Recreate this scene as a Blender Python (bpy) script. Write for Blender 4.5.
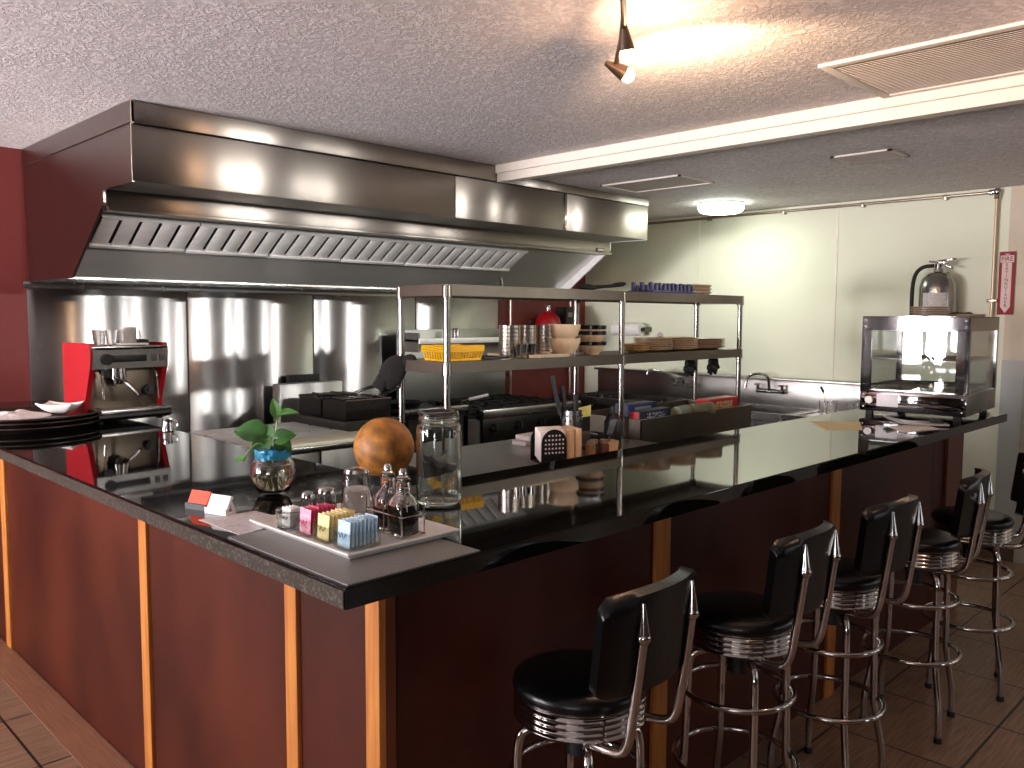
import bpy, bmesh, math, random
from mathutils import Vector, Matrix, Euler, noise
PI = math.pi
random.seed(7)
scene = bpy.context.scene
for o in list(bpy.data.objects):
    bpy.data.objects.remove(o, do_unlink=True)
COL = scene.collection

# ------------------------------------------------------------------ camera
cam_d = bpy.data.cameras.new('camera')
cam = bpy.data.objects.new('camera', cam_d); COL.objects.link(cam)
yaw, pitch, roll = math.radians(45.003), math.radians(-4.571), math.radians(0.309)
fwd = Vector((math.cos(yaw)*math.cos(pitch), math.sin(yaw)*math.cos(pitch), math.sin(pitch)))
rt = Vector((math.sin(yaw), -math.cos(yaw), 0)); up = rt.cross(fwd)
r2 = math.cos(roll)*rt + math.sin(roll)*up
u2 = -math.sin(roll)*rt + math.cos(roll)*up
M = Matrix((r2, u2, -fwd)).transposed().to_4x4()
M.translation = Vector((0, 0, 1.56))
cam.matrix_world = M
cam_d.sensor_width = 36; cam_d.lens = 841.83*36/1024
cam_d.clip_start = .02
scene.camera = cam

# ------------------------------------------------------------------ world, exposure, daylight
scene.view_settings.view_transform = 'Standard'
scene.view_settings.look = 'None'
scene.view_settings.gamma = 1
scene.view_settings.use_curve_mapping = False
scene.view_settings.exposure = 0.18
scene.cycles.transparent_max_bounces = 32
w = bpy.data.worlds.new('daylight'); scene.world = w; w.use_nodes = True
w.node_tree.nodes['Background'].inputs[0].default_value = (.75, .85, 1, 1)
w.node_tree.nodes['Background'].inputs[1].default_value = 1.5

def area(name, loc, rot, sx, sy, power, col):
    d = bpy.data.lights.new(name, 'AREA'); d.shape = 'RECTANGLE'; d.size = sx; d.size_y = sy
    d.energy = power; d.color = col
    o = bpy.data.objects.new(name, d); COL.objects.link(o); o.location = loc; o.rotation_euler = rot
    return o
def point(name, loc, power, col, rad=.03):
    d = bpy.data.lights.new(name, 'POINT'); d.energy = power; d.color = col; d.shadow_soft_size = rad
    o = bpy.data.objects.new(name, d); COL.objects.link(o); o.location = loc
    return o
# daylight entering by the left shop windows; front and right strips added for streaks
area('daylight_left', (-3.06, 4.22, 1.55), (0, -PI/2, 0), 1.2, 1.1, 92, (.95, .97, 1))
area('daylight_middle', (-3.06, 2.82, 1.57), (0, -PI/2, 0), 1.2, .56, 34, (.93, .96, 1))
area('ground_bounce_left', (-3.75, 3.7, 1.2), (0, -PI/2-.95, 0), 1.6, 2.2, 1350, (1, .92, .97))  # added lamp tilted up, stands in for daylight bounced off the ground
area('ground_bounce_near', (-3.75, -1.4, 1.2), (0, -PI/2-1.1, 0), 1.6, 2.2, 170, (1, .93, .95))  # added likewise, upward bounce for the near ceiling
area('streak_strip_front', (3.75, -3.06, 1.5), (PI/2, 0, 0), .5, 1.4, 6, (.95, .97, 1))  # first of four unseen strips added to streak the steel
area('streak_strip_corner', (5.35, -3.06, 1.5), (PI/2, 0, 0), .4, 1.4, 5, (.95, .97, 1))
area('streak_strip_right', (6.13, -2.62, 1.5), (0, PI/2, 0), 1.4, .30, 6, (.95, .97, 1))
area('streak_strip_right_2', (6.13, -1.25, 1.5), (0, PI/2, 0), 1.4, .22, 4, (.95, .97, 1))
def spot(name, loc, tgt, power, col, ang):
    d = bpy.data.lights.new(name, 'SPOT'); d.energy = power; d.color = col; d.spot_size = ang; d.spot_blend = .6; d.shadow_soft_size = .03
    o = bpy.data.objects.new(name, d); COL.objects.link(o); o.location = loc
    o.rotation_euler = (Vector(tgt)-Vector(loc)).to_track_quat('-Z', 'Y').to_euler(); return o
# unseen spots added to streak the steel panels, then kitchen lamp and track bulbs
STREAK_LAMPS = [(2.84, -.15, 1.5), (3.23, -.15, 1.75), (4.24, -.15, 2.3), (4.75, -.15, 2.6), (5.85, .35, 3.2), (5.80, 1.22, 3.5)]
for i, (x, y, tx) in enumerate(STREAK_LAMPS):
    spot('steel_streak_spot', (x, y, 2.26), (tx, 5.0, 1.36), 52 if i not in (1, 3) else 90, (1, .98, .95), .58)
kl = area('kitchen_lamp_light', (5.51, 3.35, 2.30), (0, 0, 0), .32, .32, 4.5, (.95, 1, .86)); kl.data.shape = 'DISK'
point('kitchen_lamp_rim_light', (5.51, 3.35, 2.30), .6, (.95, 1, .9), .1)
spot('track_spot', (2.20, 1.60, 2.285), (2.70, 1.60, 2.44), 36, (1, .66, .40), 2.3)
point('track_bulb_light_near', (2.75, .35, 2.25), 7, (1, .60, .40), .03)
point('track_bulb_light', (2.05, 1.49, 2.25), 8, (1, .60, .36), .03)

# ------------------------------------------------------------------ materials
def C(h, a=1):
    r, g, b = [int(h[i:i+2], 16)/255 for i in (0, 2, 4)]
    f = lambda c: c/12.92 if c <= .04045 else ((c+.055)/1.055)**2.4
    return (f(r), f(g), f(b), a)
MATS = {}
def mat(name, col='808080', rough=.5, metal=0, noise_amt=0, noise_scale=8, col2=None, bump=0, bump_scale=30,
        stretch=(1, 1, 1), aniso=0, tan=None, coat=0, ior=None, trans=0, emit=None, emit_s=0, alpha=None, spec=None, detail=4, rr=0, coord='Object', bump_detail=5):
    if name in MATS: return MATS[name]
    m = bpy.data.materials.new(name); m.use_nodes = True
    nt = m.node_tree; N = nt.nodes; L = nt.links
    p = N['Principled BSDF']
    c1 = C(col) if isinstance(col, str) else col
    p.inputs['Base Color'].default_value = c1
    p.inputs['Roughness'].default_value = rough
    p.inputs['Metallic'].default_value = metal
    p.inputs['Coat Weight'].default_value = coat
    p.inputs['Coat Roughness'].default_value = .05
    if ior: p.inputs['IOR'].default_value = ior
    if spec is not None: p.inputs['Specular IOR Level'].default_value = spec
    p.inputs['Transmission Weight'].default_value = trans
    if emit:
        p.inputs['Emission Color'].default_value = C(emit); p.inputs['Emission Strength'].default_value = emit_s
    tc = N.new('ShaderNodeTexCoord'); mp = N.new('ShaderNodeMapping'); mp.inputs['Scale'].default_value = stretch
    L.new(tc.outputs[coord], mp.inputs[0])
    if col2 is None and noise_amt == 0: noise_amt = .06
    nz = N.new('ShaderNodeTexNoise'); nz.inputs['Scale'].default_value = noise_scale; nz.inputs['Detail'].default_value = detail
    L.new(mp.outputs[0], nz.inputs[0])
    rp = N.new('ShaderNodeValToRGB'); rp.color_ramp.elements[0].position = .32; rp.color_ramp.elements[1].position = .68
    c2 = C(col2) if col2 else tuple(min(1, v*(1+noise_amt)) for v in c1[:3])+(1,)
    c0 = c1 if col2 else tuple(v*(1-noise_amt) for v in c1[:3])+(1,)
    rp.color_ramp.elements[0].color = c0; rp.color_ramp.elements[1].color = c2
    L.new(nz.outputs[0], rp.inputs[0]); L.new(rp.outputs[0], p.inputs['Base Color'])
    if rr:
        mr = N.new('ShaderNodeMapRange'); mr.inputs[3].default_value = rough-rr; mr.inputs[4].default_value = rough+rr
        L.new(nz.outputs[0], mr.inputs[0]); L.new(mr.outputs[0], p.inputs['Roughness'])
    if bump:
        nb = N.new('ShaderNodeTexNoise'); nb.inputs['Scale'].default_value = bump_scale; nb.inputs['Detail'].default_value = bump_detail
        L.new(mp.outputs[0], nb.inputs[0])
        b = N.new('ShaderNodeBump'); b.inputs['Strength'].default_value = bump; b.inputs['Distance'].default_value = .01
        L.new(nb.outputs[0], b.inputs['Height']); L.new(b.outputs[0], p.inputs['Normal'])
    if aniso:
        p.inputs['Anisotropic'].default_value = aniso
        cx = N.new('ShaderNodeCombineXYZ')
        for i, v in enumerate(tan): cx.inputs[i].default_value = v
        vt = N.new('ShaderNodeVectorTransform'); vt.vector_type = 'VECTOR'; vt.convert_from = 'OBJECT'; vt.convert_to = 'WORLD'
        L.new(cx.outputs[0], vt.inputs[0]); L.new(vt.outputs[0], p.inputs['Tangent'])
    MATS[name] = m
    return m

def glass(name, tint='ffffff', refl=1.0, rough=.02):
    """thin pane: transparent body with a Fresnel reflection"""
    m = bpy.data.materials.new(name); m.use_nodes = True; nt = m.node_tree; N = nt.nodes; L = nt.links
    N.remove(N['Principled BSDF']); out = N['Material Output']
    tr = N.new('ShaderNodeBsdfTransparent'); tr.inputs[0].default_value = C(tint)
    gl = N.new('ShaderNodeBsdfGlossy'); gl.inputs['Roughness'].default_value = rough
    lw = N.new('ShaderNodeLayerWeight'); lw.inputs[0].default_value = .5
    pw = N.new('ShaderNodeMath'); pw.operation = 'POWER'; pw.inputs[1].default_value = 5; L.new(lw.outputs['Facing'], pw.inputs[0])
    fr = N.new('ShaderNodeMapRange'); fr.inputs[3].default_value = .045; fr.inputs[4].default_value = 1; L.new(pw.outputs[0], fr.inputs[0])
    nz = N.new('ShaderNodeTexNoise'); nz.inputs['Scale'].default_value = 3
    mr = N.new('ShaderNodeMapRange'); mr.inputs[3].default_value = .85*refl; mr.inputs[4].default_value = 1.15*refl
    L.new(nz.outputs[0], mr.inputs[0])
    mu = N.new('ShaderNodeMath'); mu.operation = 'MULTIPLY'; L.new(fr.outputs[0], mu.inputs[0]); L.new(mr.outputs[0], mu.inputs[1])
    mx = N.new('ShaderNodeMixShader'); L.new(mu.outputs[0], mx.inputs[0]); L.new(tr.outputs[0], mx.inputs[1]); L.new(gl.outputs[0], mx.inputs[2])
    L.new(mx.outputs[0], out.inputs[0]); MATS[name] = m
    return m

steel_wall = mat('brushed_steel_wall', 'c2c0be', .25, 1, .05, 2.5, bump=.10, bump_scale=1.3, bump_detail=0, stretch=(1, 1, 1), aniso=1, tan=(0, 0, 1))
steel_hood = mat('brushed_steel_hood', '938c85', .28, 1, .05, 3, bump=.25, bump_scale=1.4, bump_detail=0, aniso=.9, tan=(0, 0, 1))
steel_slope = mat('sloped_sheet_steel', 'd4d2cf', .40, 1, .05, 3, bump=.2, bump_scale=1.4, bump_detail=0, aniso=.9, tan=(0, -.54, .84))
steel = mat('stainless_steel', 'a5a39f', .26, 1, .06, 10, bump=.02, bump_scale=6, rr=.05)
steel_dull = mat('dull_steel', '77736d', .42, 1, .1, 9)
steel_table = mat('worktable_steel', 'c9c7c4', .32, 1, .10, 5, rr=.08)
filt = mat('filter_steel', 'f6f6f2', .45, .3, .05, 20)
chrome = mat('chrome', 'b9b5b0', .09, 1, .03, 12)
post_m = mat('rack_chrome', '8c877f', .2, 1, .05, 12)
vinyl = mat('black_vinyl', '060607', .28, 0, .2, 6, bump=.1, bump_scale=60, spec=.35)
black = mat('black_plastic', '080808', .5, 0, .15, 20)
rubber = mat('black_rubber', '141414', .7, 0, .15, 20)
iron = mat('cast_iron', '121110', .6, .3, .3, 14, bump=.3)
red_wall = mat('red_wall_paint', '6e2622', .55, 0, .05, 1.5, bump=.15, bump_scale=90)
wall_cream = mat('cream_wall_panel', 'd8dac4', .7, 0, .03, 1.2, bump=.05, bump_scale=60)
wall_dine = mat('dining_wall_paint', '473c35', .8, 0, .04, 1.2)
trimwhite = mat('white_trim_paint', 'd8d0c4', .5, 0, .03, 8)
panel_m = mat('mahogany_panel', '331008', .45, 0, 0, 2.2, col2='51200f', spec=.3, detail=7, stretch=(1, 1, .7), rr=.07)
strip_m = mat('orange_oak_strip', 'a8602a', .45, 0, 0, 5, col2='c8853e', stretch=(10, 10, .6), bump=.1, bump_scale=8)
red_plastic = mat('red_gloss', '980c17', .35, 0, .05, 5)
white_cer = mat('white_ceramic', 'e6e2dc', .2, 0, .02, 10)
white_pl = mat('white_plastic', 'e0dedd', .4, 0, .02, 10)
cream_cer = mat('cream_ceramic', 'd3b898', .3, 0, .04, 10)
tan_cer = mat('tan_ceramic', 'ab9072', .35, 0, .05, 10)
yellow_pl = mat('yellow_plastic', 'e0ac10', .4, 0, .05, 9)
blue_pl = mat('blue_plastic', '2a2f5e', .45, 0, .08, 9)
orange_m = mat('orange_card', 'dd3f14', .5, 0, .05, 30)
board_m = mat('cream_cutting_board', 'f0ead0', .5, 0, .03, 12)
paper_m = mat('white_paper', 'cfc7c4', .8, 0, .03, 15)
napkin_m = mat('tan_napkin', 'e0bd97', .8, 0, .05, 15)
glass_m = mat('clear_glass', 'ffffff', .01, 0, .001, 1, ior=1.45, trans=1)
glass_b = mat('clear_thick_glass', 'eef3f0', .015, 0, .001, 1, ior=1.45, trans=1)
water_m = mat('vase_water', 'd6d2b8', .0, 0, .02, 1, ior=1.33, trans=1)
soy = mat('dark_vinegar', '080403', .05, 0, .1, 5, coat=.5)
pane = glass('case_pane', 'f4f6f5', 1.3)
leaf_m = mat('pothos_leaf', '1b4415', .35, 0, 0, 25, col2='3a6c29', stretch=(1, 1, 1))
leaf_l = mat('young_leaf', '47803a', .4, 0, 0, 20, col2='66994b')
stem_m = mat('green_stem', '86a45a', .5, 0, .1, 20)
root_m = mat('brown_roots', '6b5a34', .7, 0, .2, 30)
ribbon_m = mat('blue_ribbon', '2b8fb5', .35, 0, .2, 30)
gourd_m = mat('mottled_gourd', '6f4516', .55, 0, 0, 26, col2='b8782c', detail=12, bump=.3, bump_scale=40)
ceil_lamp_m = mat('lamp_diffuser', 'ffffff', .5, emit='f4fff0', emit_s=11)
bulb_m = mat('bulb_glow', 'ffffff', .5, emit='ffd9a8', emit_s=14)
cupboard_m = mat('dark_underside', '1a1815', .7, 0, .1, 8)
blade_m = mat('grey_blade', '8f9499', .3, .7, .1, 10)

def granite(name, rough):
    m = bpy.data.materials.new(name); m.use_nodes = True; nt = m.node_tree; N = nt.nodes; L = nt.links; p = N['Principled BSDF']
    tc = N.new('ShaderNodeTexCoord')
    v = N.new('ShaderNodeTexVoronoi'); v.inputs['Scale'].default_value = 260; L.new(tc.outputs['Object'], v.inputs[0])
    n2 = N.new('ShaderNodeTexNoise'); n2.inputs['Scale'].default_value = 90; n2.inputs['Detail'].default_value = 8; L.new(tc.outputs['Object'], n2.inputs[0])
    mx = N.new('ShaderNodeMath'); mx.operation = 'MULTIPLY'; L.new(v.outputs['Color'], mx.inputs[0]); L.new(n2.outputs[0], mx.inputs[1])
    rp = N.new('ShaderNodeValToRGB'); e = rp.color_ramp.elements
    e[0].position = .25; e[0].color = C('060606'); e[1].position = .55; e[1].color = C('22211e')
    L.new(mx.outputs[0], rp.inputs[0]); L.new(rp.outputs[0], p.inputs['Base Color'])
    p.inputs['Roughness'].default_value = rough; p.inputs['IOR'].default_value = 1.5
    MATS[name] = m; return m
gran = granite('polished_black_granite', .035)
gran_edge = granite('honed_granite_edge', .35)
gran_edge.node_tree.nodes['Color Ramp'].color_ramp.elements[0].color = C('26251f')
gran_edge.node_tree.nodes['Color Ramp'].color_ramp.elements[1].color = C('6a665b')
gran_edge.node_tree.nodes['Principled BSDF'].inputs['IOR'].default_value = 1.5

def ceiling_mat():
    m = bpy.data.materials.new('stucco_ceiling'); m.use_nodes = True; nt = m.node_tree; N = nt.nodes; L = nt.links; p = N['Principled BSDF']
    tc = N.new('ShaderNodeTexCoord')
    a = N.new('ShaderNodeTexNoise'); a.inputs['Scale'].default_value = 34; a.inputs['Detail'].default_value = 6; a.inputs['Roughness'].default_value = .62; a.inputs['Distortion'].default_value = 1.3
    b = N.new('ShaderNodeTexNoise'); b.inputs['Scale'].default_value = 2.2; b.inputs['Detail'].default_value = 3
    L.new(tc.outputs['Object'], a.inputs[0]); L.new(tc.outputs['Object'], b.inputs[0])
    r = N.new('ShaderNodeValToRGB'); r.color_ramp.elements[0].position = .42; r.color_ramp.elements[1].position = .60
    L.new(a.outputs[0], r.inputs[0])
    mu = N.new('ShaderNodeMath'); mu.operation = 'MULTIPLY'; L.new(r.outputs[0], mu.inputs[0])
    mr = N.new('ShaderNodeMapRange'); mr.inputs[1].default_value = .3; mr.inputs[2].default_value = .7; mr.inputs[3].default_value = .15; mr.inputs[4].default_value = 1.15
    L.new(b.outputs[0], mr.inputs[0]); L.new(mr.outputs[0], mu.inputs[1])
    bp = N.new('ShaderNodeBump'); bp.inputs['Strength'].default_value = .6; bp.inputs['Distance'].default_value = .008
    L.new(mu.outputs[0], bp.inputs['Height']); L.new(bp.outputs[0], p.inputs['Normal'])
    c = N.new('ShaderNodeValToRGB'); c.color_ramp.elements[0].color = C('c6bfbe'); c.color_ramp.elements[1].color = C('e2dcda')
    L.new(r.outputs[0], c.inputs[0]); L.new(c.outputs[0], p.inputs['Base Color']); p.inputs['Roughness'].default_value = .7
    return m
def floor_mat():
    m = bpy.data.materials.new('brown_tile_floor'); m.use_nodes = True; nt = m.node_tree; N = nt.nodes; L = nt.links; p = N['Principled BSDF']
    tc = N.new('ShaderNodeTexCoord'); mp = N.new('ShaderNodeMapping'); mp.inputs['Location'].default_value = (-.83, -1.33, 0)
    L.new(tc.outputs['Object'], mp.inputs[0])
    br = N.new('ShaderNodeTexBrick'); br.offset = 0; br.inputs['Scale'].default_value = 1
    br.inputs['Brick Width'].default_value = .45; br.inputs['Row Height'].default_value = .45; br.inputs['Mortar Size'].default_value = .005; br.inputs['Mortar Smooth'].default_value = .2
    L.new(mp.outputs[0], br.inputs[0])
    # grain directions alternate between neighbouring tiles
    ck = N.new('ShaderNodeTexChecker'); ck.inputs['Scale'].default_value = 1/.45; L.new(mp.outputs[0], ck.inputs[0])
    def grain(rot):
        q = N.new('ShaderNodeMapping'); q.inputs['Rotation'].default_value = (0, 0, rot); q.inputs['Scale'].default_value = (5, 60, 1)
        L.new(mp.outputs[0], q.inputs[0]); n = N.new('ShaderNodeTexNoise'); n.inputs['Scale'].default_value = 1.4; n.inputs['Detail'].default_value = 4
        L.new(q.outputs[0], n.inputs[0]); return n.outputs[0]
    g1, g2 = grain(PI/4), grain(-PI/4)
    mx = N.new('ShaderNodeMix'); mx.data_type = 'FLOAT'; L.new(ck.outputs['Fac'], mx.inputs[0]); L.new(g1, mx.inputs[2]); L.new(g2, mx.inputs[3])
    rp = N.new('ShaderNodeValToRGB'); rp.color_ramp.elements[0].position = .3; rp.color_ramp.elements[1].position = .7
    rp.color_ramp.elements[0].color = C('6c5343'); rp.color_ramp.elements[1].color = C('97775f')
    L.new(mx.outputs[0], rp.inputs[0])
    mm = N.new('ShaderNodeMix'); mm.data_type = 'RGBA'; L.new(br.outputs['Fac'], mm.inputs[0]); L.new(rp.outputs[0], mm.inputs[6]); mm.inputs[7].default_value = C('241712')
    L.new(mm.outputs[2], p.inputs['Base Color'])
    inv = N.new('ShaderNodeMath'); inv.operation = 'SUBTRACT'; inv.inputs[0].default_value = 1; L.new(br.outputs['Fac'], inv.inputs[1])
    bp = N.new('ShaderNodeBump'); bp.inputs['Strength'].default_value = .5; bp.inputs['Distance'].default_value = .004; L.new(inv.outputs[0], bp.inputs['Height']); L.new(bp.outputs[0], p.inputs['Normal'])
    p.inputs['Roughness'].default_value = .38
    return m
def weave_mat():
    m = bpy.data.materials.new('woven_vinyl'); m.use_nodes = True; nt = m.node_tree; N = nt.nodes; L = nt.links; p = N['Principled BSDF']
    tc = N.new('ShaderNodeTexCoord')
    ws = []
    for d in ('X', 'Y'):
        wv = N.new('ShaderNodeTexWave'); wv.bands_direction = d; wv.inputs['Scale'].default_value = 55; L.new(tc.outputs['Object'], wv.inputs[0]); ws.append(wv)
    mu = N.new('ShaderNodeMath'); mu.operation = 'MULTIPLY'; L.new(ws[0].outputs['Fac'], mu.inputs[0]); L.new(ws[1].outputs['Fac'], mu.inputs[1])
    rp = N.new('ShaderNodeValToRGB'); rp.color_ramp.elements[0].color = C('4a4947'); rp.color_ramp.elements[1].color = C('b9b5ae')
    L.new(mu.outputs[0], rp.inputs[0]); L.new(rp.outputs[0], p.inputs['Base Color'])
    bp = N.new('ShaderNodeBump'); bp.inputs['Strength'].default_value = .4; bp.inputs['Distance'].default_value = .002; L.new(mu.outputs[0], bp.inputs['Height']); L.new(bp.outputs[0], p.inputs['Normal'])
    p.inputs['Roughness'].default_value = .4
    return m
def lines_mat(name, base, ink, scale, thr=.55):
    """rows of unreadable fine print"""
    m = bpy.data.materials.new(name); m.use_nodes = True; nt = m.node_tree; N = nt.nodes; L = nt.links; p = N['Principled BSDF']
    tc = N.new('ShaderNodeTexCoord'); mp = N.new('ShaderNodeMapping'); mp.inputs['Scale'].default_value = scale; L.new(tc.outputs['Object'], mp.inputs[0])
    n = N.new('ShaderNodeTexNoise'); n.inputs['Scale'].default_value = 1; n.inputs['Detail'].default_value = 1; L.new(mp.outputs[0], n.inputs[0])
    rp = N.new('ShaderNodeValToRGB'); rp.color_ramp.elements[0].position = thr-.03; rp.color_ramp.elements[1].position = thr+.03
    rp.color_ramp.elements[0].color = C(base); rp.color_ramp.elements[1].color = C(ink)
    L.new(n.outputs[0], rp.inputs[0]); L.new(rp.outputs[0], p.inputs['Base Color']); p.inputs['Roughness'].default_value = .6
    return m
def groove_mat(name, col, per):
    m = bpy.data.materials.new(name); m.use_nodes = True; nt = m.node_tree; N = nt.nodes; L = nt.links; p = N['Principled BSDF']
    tc = N.new('ShaderNodeTexCoord'); wv = N.new('ShaderNodeTexWave'); wv.bands_direction = 'Y'; wv.inputs['Scale'].default_value = per; wv.wave_profile = 'SAW'
    L.new(tc.outputs['Object'], wv.inputs[0])
    bp = N.new('ShaderNodeBump'); bp.inputs['Strength'].default_value = .6; bp.inputs['Distance'].default_value = .01; L.new(wv.outputs['Fac'], bp.inputs['Height']); L.new(bp.outputs[0], p.inputs['Normal'])
    p.inputs['Base Color'].default_value = C(col); p.inputs['Roughness'].default_value = .55
    return m
CEIL = ceiling_mat(); FLOOR = floor_mat(); WEAVE = weave_mat()
PRINT = lines_mat('printed_paper', 'cfc6c6', '9a9294', (60, 260, 60), .62)
LABEL = lines_mat('printed_label', 'c9c4be', '4b4745', (200, 200, 320), .6)

# ------------------------------------------------------------------ mesh helpers
class MB:
    def __init__(s): s.bm = bmesh.new()
    def _merge(s, b, mtx=None):
        if mtx is not None: bmesh.ops.transform(b, matrix=mtx, verts=b.verts)
        me = bpy.data.meshes.new('t'); b.to_mesh(me); b.free(); s.bm.from_mesh(me); bpy.data.meshes.remove(me); return s
    def box(s, c, d, bev=0, rot=None, seg=2):
        b = bmesh.new(); bmesh.ops.create_cube(b, size=1)
        bmesh.ops.scale(b, vec=d, verts=b.verts)
        if bev: bmesh.ops.bevel(b, geom=b.edges[:], offset=bev, segments=seg, profile=.5, affect='EDGES')
        mt = Matrix.Translation(c)
        if rot is not None: mt = mt @ (Euler(rot).to_matrix().to_4x4() if not isinstance(rot, Matrix) else rot)
        return s._merge(b, mt)
    def b2(s, x0, x1, y0, y1, z0, z1, bev=0):
        return s.box(((x0+x1)/2, (y0+y1)/2, (z0+z1)/2), (abs(x1-x0), abs(y1-y0), abs(z1-z0)), bev)
    def cyl(s, p0, p1, r0, r1=None, n=20):
        p0, p1 = Vector(p0), Vector(p1); d = p1-p0; b = bmesh.new()
        bmesh.ops.create_cone(b, cap_ends=True, segments=n, radius1=r0, radius2=r0 if r1 is None else r1, depth=d.length)
        q = Vector((0, 0, 1)).rotation_difference(d.normalized()).to_matrix().to_4x4()
        return s._merge(b, Matrix.Translation((p0+p1)/2) @ q)
    def sph(s, c, r, sc=(1, 1, 1), u=20, v=12, rot=None):
        b = bmesh.new(); bmesh.ops.create_uvsphere(b, u_segments=u, v_segments=v, radius=r)
        mt = Matrix.Translation(c)
        if rot is not None: mt = mt @ Euler(rot).to_matrix().to_4x4()
        return s._merge(b, mt @ Matrix.Diagonal((*sc, 1)))
    def tube(s, pts, r, n=10, closed=False, smooth=0):
        pts = [Vector(p) for p in pts]
        for _ in range(smooth):
            q = [] if closed else [pts[0]]
            k = len(pts)
            for i in range(k if closed else k-1):
                a, b = pts[i], pts[(i+1) % k]
                q += [a*.75+b*.25, a*.25+b*.75]
            if not closed: q.append(pts[-1])
            pts = q
        k = len(pts); rr = r if isinstance(r, (list, tuple)) else None
        bm = s.bm; rings = []; prev = None
        for i in range(k):
            if closed: t = (pts[(i+1) % k]-pts[i-1])
            else: t = pts[min(i+1, k-1)]-pts[max(i-1, 0)]
            t.normalize()
            if prev is None:
                a = Vector((0, 0, 1)) if abs(t.z) < .9 else Vector((1, 0, 0)); nrm = t.cross(a).normalized()
            else:
                nrm = (prev-t*prev.dot(t)).normalized()
            prev = nrm; bn = t.cross(nrm)
            ra = r if rr is None else rr[0]+(rr[1]-rr[0])*i/(k-1)
            rings.append([bm.verts.new(pts[i]+nrm*ra*math.cos(2*PI*j/n)+bn*ra*math.sin(2*PI*j/n)) for j in range(n)])
        for i in range(k if closed else k-1):
            A, B = rings[i], rings[(i+1) % k]
            for j in range(n): bm.faces.new((A[j], A[(j+1) % n], B[(j+1) % n], B[j]))
        if not closed:
            bm.faces.new(rings[0][::-1]); bm.faces.new(rings[-1])
        return s
    def lathe(s, prof, n=32, c=(0, 0, 0), closed=False, sx=1, sy=1, npow=None):
        bm = s.bm; rings = []
        for (r, z) in prof:
            if r <= 1e-6: rings.append([bm.verts.new((c[0], c[1], c[2]+z))])
            else:
                ring = []
                for j in range(n):
                    a = 2*PI*j/n; ca, sa = math.cos(a), math.sin(a)
                    f = 1 if not npow else 1/((abs(ca)**npow+abs(sa)**npow)**(1/npow))
                    ring.append(bm.verts.new((c[0]+r*ca*sx*f, c[1]+r*sa*sy*f, c[2]+z)))
                rings.append(ring)
        m = len(rings)
        for i in range(m if closed else m-1):
            A, B = rings[i], rings[(i+1) % m]
            if len(A) == 1 and len(B) == 1: continue
            for j in range(n):
                k = (j+1) % n
                if len(A) == 1: bm.faces.new((A[0], B[k], B[j]))
                elif len(B) == 1: bm.faces.new((A[j], A[k], B[0]))
                else: bm.faces.new((A[j], A[k], B[k], B[j]))
        return s
    def prism(s, poly, lo, hi, ax='z'):
        """extrude a 2-D outline along an axis. ax z: (x,y); ax x: (y,z); ax y: (x,z)"""
        def P(a, b, h): return {'z': (a, b, h), 'x': (h, a, b), 'y': (a, h, b)}[ax]
        bm = s.bm; A = [bm.verts.new(P(a, b, lo)) for a, b in poly]; B = [bm.verts.new(P(a, b, hi)) for a, b in poly]
        bm.faces.new(A); bm.faces.new(B[::-1]); k = len(poly)
        for i in range(k): bm.faces.new((A[i], B[i], B[(i+1) % k], A[(i+1) % k]))
        return s
    def shell(s, f, nu, nv, th):
        """solid sheet: f(u,v)->(point, normal)"""
        bm = s.bm; G = [[], []]
        for side in (0, 1):
            for i in range(nu+1):
                row = []
                for j in range(nv+1):
                    p, nn = f(i/nu, j/nv); row.append(bm.verts.new(Vector(p)+Vector(nn)*th*(side-.5)))
                G[side].append(row)
        for side in (0, 1):
            for i in range(nu):
                for j in range(nv):
                    q = (G[side][i][j], G[side][i+1][j], G[side][i+1][j+1], G[side][i][j+1])
                    bm.faces.new(q if side else q[::-1])
        for i in range(nu):
            for j in (0, nv): bm.faces.new((G[0][i][j], G[0][i+1][j], G[1][i+1][j], G[1][i][j]))
        for j in range(nv):
            for i in (0, nu): bm.faces.new((G[0][i][j], G[0][i][j+1], G[1][i][j+1], G[1][i][j]))
        return s
    def build(s, name, m, parent=None, ang=35, loc=None, label=None):
        me = bpy.data.meshes.new(name)
        bmesh.ops.recalc_face_normals(s.bm, faces=s.bm.faces)
        s.bm.to_mesh(me); s.bm.free()
        me.materials.append(m)
        if ang:
            me.polygons.foreach_set('use_smooth', [True]*len(me.polygons)); me.set_sharp_from_angle(angle=math.radians(ang))
        o = bpy.data.objects.new(name, me); COL.objects.link(o)
        if parent is not None: o.parent = parent
        if loc: o.location = loc
        if label: o['label'] = label
        return o
def tag(o, label, cat, group=None, kind=None):
    o['label'] = label; o['category'] = cat
    if group: o['group'] = group
    if kind: o['kind'] = kind
    return o
def thing(name, label, cat, loc=(0, 0, 0), rz=0, group=None):
    o = bpy.data.objects.new(name, None); COL.objects.link(o); o.empty_display_size = .05
    o.location = loc; o.rotation_euler = (0, 0, rz)
    return tag(o, label, cat, group)
def struct(o): o['kind'] = 'structure'; return o
def children(o): return [c for c in bpy.data.objects if c.parent == o]
def dup(root, loc=None, rz=None, label=None, group=None):
    r = root.copy(); COL.objects.link(r)
    if loc is not None: r.location = loc
    if rz is not None: r.rotation_euler = (0, 0, rz)
    if label: r['label'] = label
    if group: r['group'] = group
    for ch in children(root):
        c = ch.copy(); COL.objects.link(c); c.parent = r
        for g in children(ch):
            d = g.copy(); COL.objects.link(d); d.parent = c
    return r
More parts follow.
